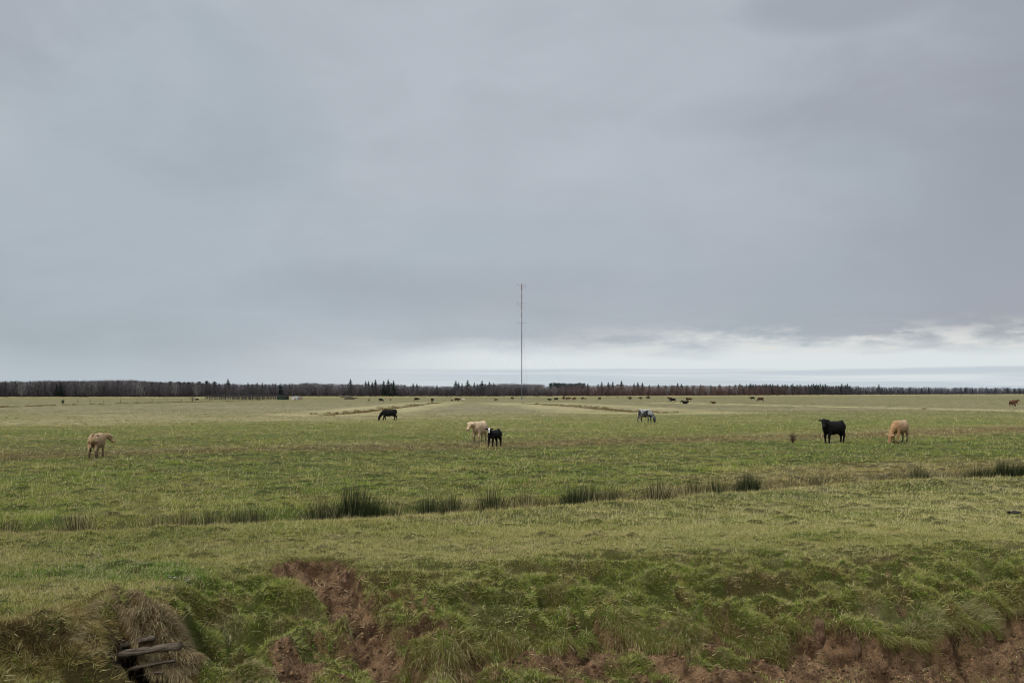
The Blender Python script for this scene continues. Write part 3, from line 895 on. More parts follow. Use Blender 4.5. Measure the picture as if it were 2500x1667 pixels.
def build_conifers():
    crowns = [conifer_mesh(900 + k, rbase=(1.5, 1.9, 2.3, 1.7)[k]) for k in range(4)]
    pine = [conifer_mesh(950 + k, rbase=1.35, start=.55, flat_top=True) for k in range(2)]
    for me in crowns + pine:
        me.materials.append(M_NEEDLE)
    v, q, t = tube_mesh('trunk', [(0, 0, -.3), (0, 0, 5), (0.05, 0, 9.6)], [.22, .14, .03], 6)
    trunk = fast_mesh('trunk', v, tri=np.array(t), quad=np.array(q), smooth=True)
    trunk.materials.append(M_BARK)
    def put(kind, u, vt, label, group, back=14.0, wide=1.0):
        d = HC * FPX / (np.interp(u, WU, WV) - 955) + back
        h = HC + d * (955 - vt) / FPX
        name = 'pine_tree' if kind == 'pine' else 'spruce_tree'
        r = empty(name, ((u - 1250) / FPX * d, d, 0), random.uniform(0, 6.28))
        s_ = h / 10.0
        for nm, me in (('crown', random.choice(pine if kind == 'pine' else crowns)), ('trunk', trunk)):
            c_ = bpy.data.objects.new(nm, me); COL.objects.link(c_); c_.parent = r
            c_.scale = (s_ * wide, s_ * wide, s_)
        tag(r, label, 'tree', group)
    named = [
        (557, 923, 'lone pointed spruce above the bare wood over the left end of the cattle pen'),
        (686, 934, 'dark spruce standing full height in the bare wood just left of the white hut'),
        (856, 924, 'lone bushy spruce tip above the wood over the log pile'),
        (917, 925, 'tallest spruce of the group of four left of the black grazing cow'),
        (937, 927, 'left spruce of the dark full-height clump above the black grazing cow'),
        (948, 925, 'middle and tallest spruce of the dark clump above the black grazing cow'),
        (961, 928, 'right spruce of the dark clump above the black grazing cow'),
        (140, 935, 'left of two dark spruces showing low against the wood at far left'),
        (149, 934, 'right of two dark spruces showing low against the wood at far left'),
        (1113, 928, 'slim spruce at the left end of the row left of the mast'),
        (1142, 926, 'tallest spruce in the row left of the mast'),
        (1177, 928, 'last sharp spruce before the mast, rising from the row left of it'),
        (1469, 930, 'first broad spruce right of the dark pine stand'),
        (1485, 932, 'left half of the spruce pair behind the speckled cow side of the wood'),
        (1496, 930, 'right half of the spruce pair behind the speckled cow side of the wood'),
        (1517, 928, 'thin spire-like spruce just right of the spruce pair'),
        (2145, 936, 'lone taller spruce breaking the low far right stretch of the wood')]
    for u, vt, lab in named:
        put('spruce', u, vt, lab, None, back=-2.0 if vt > 923 and u in (686, 937, 948, 961, 140, 149) else 12.0, wide=1.15)
    for u, vt in [(893, 928), (900, 928), (909, 930), (1009, 934), (1018, 934), (1067, 938), (1120, 931), (1128, 933), (1158, 931), (1165, 935), (1185, 935), (1195, 930), (1205, 933), (955, 931)]:
        put('spruce', u, vt + 0.5, 'dark spruce tip above the bare wood between the log pile and the mast', 'spruces above the wood left of the mast')
    for u, vt in [(1435, 934), (1460, 935), (1548, 934), (1557, 931), (1568, 932), (1607, 936), (1654, 933), (1663, 935), (1677, 939), (1710, 937), (1735, 938), (1757, 936), (1780, 938), (1795, 937), (1585, 938), (1625, 939), (1640, 938), (1692, 939), (1745, 940)]:
        put('spruce', u, vt + 0.5, 'spruce tip above the reddish bare wood right of the mast', 'spruces above the reddish wood', wide=1.3)
    u = 1802
    while u < 2075:
        put('spruce', u, random.uniform(935, 942), 'spruce in the close dark row along the wood on the right', 'close row of spruces on the right', wide=1.5)
        u += random.uniform(3.5, 6.5)
    while u < 2520:
        put('spruce', u, random.uniform(944, 948), 'small distant spruce in the low bluish wood at far right', 'small spruces at far right', wide=1.7)
        u += random.uniform(9, 18)
    u = 4
    while u < 380:
        put('spruce', u, random.uniform(926, 932), 'spruce top just above the bare crowns at far left', 'spruce tops at far left')
        u += random.uniform(8, 24)
    while u < 740:
        put('spruce', u, random.uniform(929, 935) + (u - 380) / 90, 'dark spruce top in the wood above the cattle pen', 'spruce tops above the cattle pen')
        u += random.uniform(6, 15)
    for k in range(16):
        put('pine', 1342 + k * 5.6 + random.uniform(-1, 1), random.uniform(932.5, 936), 'round-topped pine in the dark stand just right of the mast', 'dark pine stand')
    for k in range(9):
        put('pine', 352 + k * 22 + random.uniform(-4, 4), random.uniform(929, 932), 'round-topped pine above the bare wood left of the cattle pen', 'pines above the wood on the left')
build_conifers()

# ------------------------------------------------------------------ cows
def coat_mat(name, rough=0.8, spec=0.12):
    m, g = new_mat(name)
    a = g.n('ShaderNodeAttribute', attribute_name='col').outputs['Color']
    tc = g.n('ShaderNodeTexCoord').outputs['Object']
    n = g.noise(tc, 5.0, 4, 0.6)
    n2 = g.n('ShaderNodeTexNoise', ins={'Vector': g.n('ShaderNodeMapping', ins={'Vector': tc, 'Scale': (30, 30, 8)}).outputs[0], 'Scale': 1.0, 'Detail': 3}).outputs['Fac']
    k = g.m('ADD', 0.62, g.m('ADD', g.m('MULTIPLY', n, 0.45), g.m('MULTIPLY', n2, 0.32)))
    cc = g.mix(1.0, a, g.n('ShaderNodeCombineColor', ins={0: k, 1: k, 2: k}).outputs[0], 'MULTIPLY')
    bp = g.n('ShaderNodeBump', ins={'Height': n2, 'Distance': 0.012, 'Strength': 0.7})
    b = g.n('ShaderNodeBsdfPrincipled', ins={'Base Color': cc, 'Roughness': rough, 'Specular IOR Level': spec, 'Normal': bp.outputs[0]})
    g.n('ShaderNodeOutputMaterial', ins={0: b.outputs[0]})
    return m
M_COAT = coat_mat('coat')
M_HOOF = mat_simple('hoof_horn', (.03, .024, .02), .6, .3, 20)
M_EYE = mat_simple('eye_dark', (.01, .008, .007), .15, .1, 5)
M_TAG = mat_simple('ear_tag_yellow', (.5, .35, .05), .5, .1, 5)

PAL = {'cream': ((.50, .365, .225), (.085, .06, .045)), 'fawn': ((.34, .232, .128), (.07, .05, .035)), 'tan': ((.36, .24, .135), (.07, .05, .04)), 'gold': ((.36, .19, .085), (.06, .04, .03)),
       'black': ((.0075, .0068, .0066), (.007, .006, .006)), 'brown': ((.048, .023, .014), (.02, .012, .01)), 'red': ((.082, .036, .019), (.05, .022, .016)),
       'white': ((.62, .58, .5), (.3, .27, .22))}

def cow_raw(pose='up', yaw=0.0, legs=(0, 0, 0, 0), calf=False, voxel=0.028, down=0.0, lying=False, thin=0.0):
    """returns mesh datablock of one closed body and a dict of joints; local x forward"""
    V, Q, T = [], [], []
    def add(pts, radii, n=14, up=None):
        v, q, t = tube_mesh('', pts, radii, n, upv=up)
        o = len(V); V.extend(v)
        Q.extend(tuple(i + o for i in f) for f in q); T.extend(tuple(i + o for i in f) for f in t)
    YA = Vector((0, 1, 0))
    lift = -0.46 if lying else 0.0
    zt = lambda z: z + lift
    rings = [(-0.92, 1.12, .09, .13), (-0.87, 1.09, .18, .22), (-0.74, 1.05, .255, .295), (-0.54, 1.00, .285, .335), (-0.28, 0.94, .345, .385), (0.02, 0.915, .370, .410),
             (0.26, 0.93, .345, .400), (0.46, 0.975, .290, .385), (0.62, 0.99, .235, .345), (0.76, 0.99, .15, .23)]
    if calf: rings = [(x * .84, z + .04, w * .82, h * .76) for x, z, w, h in rings]
    k_ = .84 if calf else 1.0
    add([(x, 0, zt(z)) for x, z, w, h in rings], [(w * (1 - thin), h) for x, z, w, h in rings], 20)
    for s in (-1, 1):
        add([(-.64 * k_, s * .14, zt(1.27)), (-.56 * k_, s * .20, zt(1.25)), (-.46 * k_, s * .19, zt(1.18))], [.05, .06, .05], 8)
        add([(.40 * k_, s * .10, zt(1.26)), (.50 * k_, s * .20, zt(1.02)), (.56 * k_, s * .16, zt(.84))], [(.09, .06), (.12, .08), (.10, .07)], 10, YA)
    add([(-.90 * k_, 0, zt(1.27)), (-.78 * k_, 0, zt(1.325)), (-.60 * k_, 0, zt(1.315))], [(.05, .04), (.07, .05), (.05, .04)], 8)
    add([(.56 * k_, 0, zt(.72)), (.68 * k_, 0, zt(.76)), (.78 * k_, 0, zt(.92))], [.07, .09, .08], 8)
    J = {}
    feet = []
    if lying:
        for s in (-1, 1):
            add([(.5, s * .16, .42), (.72, s * .24, .16), (.42, s * .28, .07), (.30, s * .28, .05)], [.13, .07, .05, .045], 8)
            add([(-.6, s * .20, .42), (-.30, s * .34, .22), (-.62, s * .38, .08), (-.28, s * .40, .06)], [.2, .13, .06, .045], 8)
    else:
        for k, (s, dl) in enumerate(((1, legs[0]), (-1, legs[1]))):
            add([(.47 * k_, s * .15, 1.02), (.48 * k_, s * .165, .82), (.46 * k_ + dl * .25, s * .17, .62), (.50 * k_ + dl * .6, s * .165, .40), (.485 * k_ + dl * .85, s * .16, .24), (.485 * k_ + dl, s * .16, .11), (.51 * k_ + dl, s * .16, .0)],
                [(.18, .12), (.165, .11), (.115, .088), (.080, .072), (.055, .050), (.060, .055), (.074, .064)], 10, YA)
            feet.append((.53 * k_ + dl, s * .16))
        for k, (s, dl) in enumerate(((1, legs[2]), (-1, legs[3]))):
            add([(-.66 * k_, s * .13, 1.12), (-.64 * k_, s * .165, .94), (-.62 * k_ + dl * .3, s * .17, .74), (-.74 * k_ + dl * .6, s * .165, .57), (-.82 * k_ + dl * .8, s * .16, .46), (-.795 * k_ + dl * .9, s * .16, .27), (-.77 * k_ + dl, s * .16, .11), (-.73 * k_ + dl, s * .16, .0)],
                [(.21, .15), (.255, .15), (.195, .12), (.125, .086), (.078, .062), (.060, .052), (.062, .055), (.074, .064)], 12, YA)
            feet.append((-.71 * k_ + dl, s * .16))
        if not calf:
            add([(-.50, 0, .66), (-.48, 0, .54)], [.12, .08], 10)
    sw = .03
    if calf:
        add([(-.76, 0, zt(1.24)), (-.80, sw, zt(1.14)), (-.81, sw, zt(.92)), (-.80, sw, zt(.62))], [.035, .028, .024, .03], 8, YA)
    else:
        add([(-.88, 0, zt(1.27)), (-.935, sw * .5, zt(1.18)), (-.955, sw, zt(.95)), (-.96, sw, zt(.70))], [.045, .034, .026, .024], 8, YA)
        add([(-.96, sw, zt(.74)), (-.965, sw * 1.4, zt(.56)), (-.95, sw, max(.05, zt(.40))), (-.95, sw, max(.03, zt(.33)))], [.026, .050, .040, .012], 8, YA)
    cy, sy = math.cos(yaw), math.sin(yaw)
    if pose == 'graze':
        poll = Vector((1.10, 0.16 * math.sin(yaw), .47)); hd = Vector((.30 * cy, .30 * sy, -.95)).normalized()
        mid = Vector((.86, 0.05 * math.sin(yaw), .80)); up = Vector((cy, sy, .30)).normalized()
    elif pose == 'low':
        poll = Vector((1.12, .2 * sy, 1.04)); hd = Vector((.50 * cy, .50 * sy, -.84)).normalized(); mid = Vector((.88, .08 * sy, 1.06)); up = Vector((.8 * cy, .8 * sy, .5)).normalized()
    else:
        poll = Vector((.74 + .34 * max(cy, 0.1), .36 * sy, zt(1.36 + down))); hd = Vector((.62 * cy, .62 * sy, -.78)).normalized()
        mid = Vector((.74, .14 * sy, zt(1.18 + down * .5))); up = Vector((.75 * cy, .75 * sy, .62)).normalized()
    if calf: poll.x *= .88; mid.x *= .85
    base = Vector((.46 * k_, 0, zt(1.03)))
    nk = .85 if calf else 1.0
    add([base, Vector(base).lerp(mid, .6), mid, Vector(mid).lerp(poll, .65), poll + hd * .06], [(.21 * nk, .33 * nk), (.175 * nk, .275 * nk), (.145 * nk, .22 * nk), (.12 * nk, .165 * nk), (.10, .12)], 14)
    side = hd.cross(up).normalized(); up2 = side.cross(hd).normalized()
    Lh = .51 if not calf else .39
    HS = 1.14 if not calf else 1.0
    hr = [(-.075, .055, .05, .01), (-.04, .10, .085, .01), (.02, .128, .105, .0), (.11, .130, .120, -.015), (.20, .112, .120, -.03), (.29, .088, .098, -.035), (.38, .080, .080, -.03), (.45, .090, .078, -.02), (.49, .084, .066, -.015), (.515, .055, .04, -.01)]
    n = 14
    o = len(V)
    for (t, w, hgt, off) in hr:
        c_ = poll + hd * (t * Lh / .5) + up2 * off
        for k in range(n):
            an = 2 * math.pi * k / n
            V.append(tuple(c_ + side * math.cos(an) * w * HS + up2 * math.sin(an) * hgt * HS))
    for i in range(len(hr) - 1):
        for k in range(n):
            k2 = (k + 1) % n
            Q.append((o + i * n + k, o + i * n + k2, o + (i + 1) * n + k2, o + (i + 1) * n + k))
    for i in (0, len(hr) - 1):
        c_ = sum((Vector(V[o + i * n + k]) for k in range(n)), Vector()) / n
        V.append(tuple(c_)); ci = len(V) - 1
        for k in range(n):
            k2 = (k + 1) % n
            T.append((ci, o + i * n + k2, o + i * n + k) if i == 0 else (ci, o + i * n + k, o + i * n + k2))
    for s in (-1, 1):
        e0 = poll + side * s * .09 + up2 * .015 + hd * .02
        e1 = e0 + side * s * .09 - hd * .015
        e2 = e0 + side * s * .17 + hd * .005
        e3 = e0 + side * s * .25 + hd * .03
        add([e0, e1, e2, e3], [(.036, .034), (.075, .030), (.070, .028), (.022, .018)], 8, up2)
    J.update(poll=poll, hd=hd, side=side, up=up2, feet=feet, Lh=Lh, mid=mid)
    me = fast_mesh('cow_tmp', V, tri=np.array(T), quad=np.array(Q))
    ob = bpy.data.objects.new('tmp', me); COL.objects.link(ob)
    md = ob.modifiers.new('r', 'REMESH'); md.mode = 'VOXEL'; md.voxel_size = voxel; md.use_smooth_shade = True
    md2 = ob.modifiers.new('s', 'SMOOTH'); md2.factor = .5; md2.iterations = 3
    dg = bpy.context.evaluated_depsgraph_get()
    out = bpy.data.meshes.new_from_object(ob.evaluated_get(dg))
    bpy.data.objects.remove(ob); bpy.data.meshes.remove(me)
    n_ = len(out.vertices)
    P_ = np.empty(n_ * 3, np.float32); out.vertices.foreach_get('co', P_); P_ = P_.reshape(-1, 3)
    Nn = np.empty(n_ * 3, np.float32); out.vertex_normals.foreach_get('vector', Nn); Nn = Nn.reshape(-1, 3)
    f_ = fbm(P_[:, 0] * 7 + P_[:, 1] * 5, P_[:, 2] * 5, 13, 3) * .010 + fbm(P_[:, 0] * 28 + P_[:, 1] * 22, P_[:, 2] * 14, 15, 2) * .006
    P_ = P_ + Nn * (f_ * (P_[:, 2] > .3))[:, None]
    out.vertices.foreach_set('co', P_.astype(np.float32).ravel()); out.update()
    return out, J

def paint_coat(me, J, pal, face=None, speck=False, seed=0):
    n = len(me.vertices)
    P = np.empty(n * 3, np.float32); me.vertices.foreach_get('co', P); P = P.reshape(-1, 3).astype(float)
    main, low = map(np.array, PAL[pal])
    x, y, z = P.T
    # dirty, darker legs from the knee down, blotches of dirt
    t = 1 - sst(z + .06 * fbm(x * 8, y * 8 + z * 5, 3 + seed, 2), .12, .50)
    c_ = main + (low - main) * t[:, None] * (0.85 if pal != 'black' else 0)
    bl = sst(fbm(x * 3.2 + 5, z * 3.2, 7 + seed, 3), .25, .75) * .45
    if pal in ('cream', 'tan', 'white', 'fawn'):
        c_ = c_ * (1 - bl[:, None] * np.array([.45, .55, .62]))
    if pal == 'fawn':
        c_[(x < -.92) & (z < .62)] = (.03, .022, .015)
    hp = P - np.array(J['poll'])
    a_ = hp @ np.array(J['hd']); b_ = hp @ np.array(J['side']); u_ = hp @ np.array(J['up'])
    dist = np.linalg.norm(P - np.array(J['poll'] + J['hd'] * .22), axis=1)
    inhead = (dist < .36)
    if speck:
        sp_ = sst(fbm(x * 7, z * 7 + y * 3, 77, 3) + 0.5 * fbm(x * 22, z * 22 + y * 11, 79, 2), -0.35, .22)
        w_ = np.array([.27, .265, .25])
        c_ = w_ + (np.array([.012, .012, .013]) - w_) * sp_[:, None]
        blk = np.maximum(np.exp(-((x - .38) / .13) ** 2) * (z > .75), np.exp(-((x + .68) / .10) ** 2) * (z > .7)) * .95
        blk = np.maximum(blk, (z < .42) * .85)
        blk = np.maximum(blk, inhead * .75)
        c_ = c_ + (np.array([.012, .012, .013]) - c_) * np.clip(blk, 0, 1)[:, None]
        top = sst(z, 1.22, 1.32)
        c_ = c_ + (np.array([.50, .48, .44]) - c_) * top[:, None] * .7
    if face == 'white':
        m_ = inhead & (u_ > 0.02) & (a_ < .50)
        wd = np.interp(a_, [-.02, .08, .18, .26, .34, .44], [.055, .075, .05, .025, .045, .085])
        k = m_ & (np.abs(b_) < wd) & (a_ > -.02)
        c_[k] = (.60, .58, .54)
    if face == 'gold':
        k = sst(x + 0.3 * (1.2 - z), .35, .65)[:, None] * .8
        c_ = c_ + (np.array([.34, .19, .085]) - c_) * k
    nose = (a_ > J['Lh'] * .93) & (np.hypot(b_, u_) < .12)
    c_[nose] = c_[nose] * .35 if pal != 'cream' and pal != 'tan' else np.array([.28, .16, .12])
    at = me.attributes.new('col', 'FLOAT_COLOR', 'POINT')
    at.data.foreach_set('color', np.c_[c_, np.ones(n)].astype(np.float32).ravel())
    me.materials.clear(); me.materials.append(M_COAT)

def make_cow(u, v, heading, label, pal, height_px, pose='up', yaw=0.0, legs=(0, 0, 0, 0), calf=False, face=None, speck=False, thin=0, tagged=False, down=0.0, name='cow', zo=-0.05):
    me, J = cow_raw(pose, yaw, legs, calf, 0.022, down, thin=thin)
    paint_coat(me, J, pal, face, speck)
    x, y, z = hitz(u, v)
    r = empty(name, (x, y, z + zo), math.radians(heading) + math.atan((1250 - u) / FPX))
    s_ = height_px / FPX * y / (1.345 if not calf else 1.345)
    r.scale = (s_,) * 3
    me.name = 'body'
    link('body', me, None, r)
    for fx, fy in J['feet']:
        vv, qq = box_data(fx, fy, .035, .14, .115, .08, 0, .72)
        h = link('hoof', fast_mesh('hoof', vv, quad=np.array(qq)), M_HOOF, r)
        md = h.modifiers.new('b', 'BEVEL'); md.width = .018; md.segments = 2
    for s in (-1, 1):
        c_ = J['poll'] + J['hd'] * (.17 * J['Lh'] / .5) + J['side'] * s * .135 + J['up'] * .02
        vs, q, t = tube_mesh('', [c_ - J['up'] * .022, c_ - J['up'] * .01, c_ + J['up'] * .01, c_ + J['up'] * .022], [.008, .02, .02, .008], 8)
        link('eye', fast_mesh('eye', vs, tri=np.array(t), quad=np.array(q), smooth=True), M_EYE, r)
    tag(r, label, 'calf' if calf else 'cow')
    return r

make_cow(237, 1114, 72, 'cream cow seen from behind at far left, looking to the right', 'fawn', 59, yaw=-.95, legs=(.05, -.05, -.04, .08), thin=.08, down=-.17)
make_cow(949, 1026, 181, 'black cow grazing in profile, left of the mast, head down to the left', 'black', 27.5, 'graze', legs=(.16, -.12, .14, -.10))
make_cow(1170, 1079, 249, 'cream cow standing behind the white-faced calf, head turned left', 'cream', 52.5, yaw=-.45, legs=(.06, -.06, .05, -.05), down=-.12)
make_cow(1206, 1090, 236, 'black calf with a white blaze standing before the cream cow, facing the camera', 'black', 43.5, yaw=.55, legs=(.0, .05, -.02, .08), calf=True, face='white', name='calf', down=.05)
make_cow(1577, 1030, -42, 'black and white speckled cow grazing right of the mast', 'black', 32, 'graze', yaw=.1, legs=(.05, -.05, .05, -.18), speck=True)
make_cow(2034, 1081, 229, 'large black cow standing on the right, head raised toward the camera', 'black', 55.5, yaw=.70, legs=(.02, -.02, .07, -.08), down=.03)
make_cow(2196, 1079, 246, 'shaggy tan cow grazing at right with its head down and ears out', 'tan', 53.5, 'graze', yaw=-.35, legs=(.06, -.06, .04, -.04), face='gold', down=0)

# the distant herd: single continuous bodies, several builds shared
def far_proto(pose, pal, lying=False, yaw=0.0, legs=(.08, -.08, .08, -.08)):
    me, J = cow_raw(pose, yaw, legs, False, 0.045, 0, lying)
    paint_coat(me, J, pal)
    me.name = 'cow'
    return me
FP = {}
def far_cow(u, v, heading, pal, pose, label, scale=1.0, lying=False, yaw=0.0):
    k = (pose, pal, lying, yaw)
    if k not in FP: FP[k] = far_proto(pose, pal, lying, yaw)
    x, y, z = hitz(u, v)
    o = bpy.data.objects.new('cow' if scale > .78 else 'calf', FP[k])
    COL.objects.link(o)
    o.location = (x, y, z); o.rotation_euler = (0, 0, math.radians(heading) + math.atan((1250 - u) / FPX)); o.scale = (scale * .74,) * 3
    tag(o, label, 'cow' if scale > .78 else 'calf', 'distant herd near the far wood')
    return o
far = [
 (481, 978.5, 175, 'black', 'graze', 'small black cow grazing beside a grey bush left of the cattle pen', .8),
 (901, 979.5, 265, 'black', 'up', 'small dark calf facing the camera, just right of the log pile', .72),
 (928, 979.5, 300, 'black', 'up', 'black cow standing above the black grazing cow, left one of the close two', .95),
 (932, 980, 320, 'black', 'graze', 'black cow with lowered head touching the black cow above the grazing one', .85),
 (954, 978.5, 280, 'brown', 'up', 'small dark brown calf just right of two black cows', .7),
 (1017, 979, 2, 'black', 'low', 'black cow in profile facing right above the left ditch end', 1.1),
 (1055, 982, 255, 'brown', 'up', 'brown cow facing the camera beside the white marker post', 1.15),
 (1059, 978, 90, 'brown', 'up', 'small dark calf behind the brown cow by the marker post', .7),
 (1103, 978.5, 10, 'brown', 'up', 'small brown calf lying low left of the dark brown cow and white calf', .62),
 (1116, 980.5, 20, 'brown', 'low', 'dark brown cow facing right beside the white calf', 1.2),
 (1131, 977.5, 175, 'white', 'up', 'small white calf beside the dark brown cow', .72),
 (1211, 979, 200, 'brown', 'graze', 'small brown cow grazing left of the mast foot', .78),
 (1342, 977.3, 185, 'black', 'up', 'black cow lying down, first one right of the mast', .95),
 (1358, 977.7, 200, 'black', 'graze', 'black cow grazing beside the lying one right of the mast', 1.0),
 (1387, 977, 5, 'red', 'low', 'long reddish brown cow in front of the dry bush right of the mast', 1.1),
 (1402, 976.7, 190, 'red', 'graze', 'reddish brown cow grazing at the tail of the long reddish one', 1.0),
 (1423, 975.8, 210, 'black', 'graze', 'black cow grazing beside a thin brown calf', .92),
 (1430, 976, 268, 'brown', 'up', 'thin brown calf seen end-on beside a grazing black cow', .7),
 (1464, 976, 225, 'black', 'graze', 'lone black cow grazing between the herd and the three dry bushes', .9),
 (1636, 977.5, 195, 'brown', 'up', 'brown cow half hidden behind a black cow above the speckled cow', 1.1),
 (1643, 981.5, 190, 'black', 'graze', 'black cow standing in front of the brown one above the speckled cow', 1.15),
 (1673, 986, 180, 'black', 'up', 'black cow lying on the pale track', 1.25),
 (1678, 979.5, 250, 'red', 'up', 'tall red cow behind the lying black cow', 1.2),
 (1684, 978.5, 15, 'brown', 'low', 'brown cow beside the tall red one, head to the right', 1.0),
 (1742, 985.5, 200, 'red', 'up', 'reddish cow lying alone right of the lying black cow', .9),
 (1837, 976, 178, 'black', 'low', 'black cow facing left, left one of the two near the wood at right', 1.15),
 (1857, 980.5, 190, 'brown', 'graze', 'dark brown cow grazing right of the black one near the wood', 1.35),
 (2471, 992, 305, 'red', 'graze', 'red brown cow grazing at the far right edge of the pasture', 1.25),
 (2478, 989, 320, 'red', 'up', 'red brown cow behind the grazing one at the far right edge', 1.25)]
LY = {1342, 1673, 1742, 1103}
for u, v, hd, pal, pose, lab, sc in far:
    far_cow(u, v, hd, pal, pose, lab, sc, lying=u in LY)

# ------------------------------------------------------------------ mast
M_RED = mat_simple('mast_red', (.24, .11, .10), .6, .15, 2)
M_WHT = mat_simple('mast_white', (.30, .29, .29), .6, .1, 2)
M_GRY = mat_simple('mast_grey', (.17, .175, .18), .6, .15, 2, metal=.2)
def build_mast():
    x, y, z = hitz(1273.5, 977)
    H = (977 - 692) / FPX * y
    r = empty('radio_mast', (x, y, z))
    w = .20
    legs3 = [(w * math.cos(a_), w * math.sin(a_)) for a_ in (0.4, 2.494, 4.589)]
    def section(z0, z1, mat, name='mast_section'):
        sets = []
        for lx, ly in legs3:
            sets.append(([(lx, ly, z0), (lx, ly, z1)], [.045, .045], 5))
        n = max(1, round((z1 - z0) / .75)); st = (z1 - z0) / n
        for k in range(n):
            for i in range(3):
                a_, b_ = legs3[i], legs3[(i + 1) % 3]
                sets.append(([(a_[0], a_[1], z0 + k * st), (b_[0], b_[1], z0 + (k + 1) * st)], [.024, .024], 4))
                sets.append(([(b_[0], b_[1], z0 + (k + .5) * st), (a_[0], a_[1], z0 + (k + .5) * st)], [.018, .018], 4))
        tube_obj(name, sets, mat, r)
    lv = lambda v: (977 - v) / 285 * H
    bnds = [692, 711, 719, 728, 733, 741, 748, 757, 767, 776, 790]
    for i in range(len(bnds) - 1):
        section(lv(bnds[i + 1]) + .01, lv(bnds[i]) - .01, M_RED if i % 2 == 0 else M_WHT)
    section(lv(860), lv(790) - .01, M_GRY); section(0.3, lv(860) - .01, M_GRY)
    def arm(v, side, drop, both=True):
        z0 = lv(v); s = side
        pts = [(s * .1, 0, z0), (s * .65, .1, z0 + .02), (s * 1.15, .2, z0 + drop * .5), (s * 1.5, .28, z0 + drop)]
        tube_obj('dipole_arm', [(pts, [.045, .04, .035, .03], 5), ([(s * 1.5, .28, z0 + drop - .2), (s * 1.5, .28, z0 + drop + .3)], [.03, .03], 4)], M_GRY, r)
    for v, s, d in ((697, -1, .45), (697, 1, .45), (702, 1, .35), (741, -1, .35), (741, 1, .2), (746, -1, .3), (789, -1, .3), (789, 1, .3)):
        arm(v, s, d)
    for k, (v, R_) in enumerate(((741, 24), (789, 24), (832, 15))):
        for j, a_ in enumerate((0.6, 2.7, 4.8)):
            tube_obj('guy_wire', [([(0, 0, lv(v)), (math.cos(a_) * R_ * .5, math.sin(a_) * R_ * .5, lv(v) * .49), (math.cos(a_) * R_, math.sin(a_) * R_, -z * 0 + .05)], [.008, .008, .008], 4)], M_GRY, r)
    box_obj('footing', [(0, 0, .12, 1.1, 1.1, .4, .2, .85)], mat_simple('concrete', (.3, .28, .25), .9, .2, 3), r, bevel=.03)
    box_obj('equipment_box', [(.1, -.35, .95, .45, .3, .75, 0, 1)], M_GRY, r, bevel=.02)
    tag(r, 'tall thin red, white and grey guyed lattice radio mast in the middle of the pasture', 'mast')
build_mast()

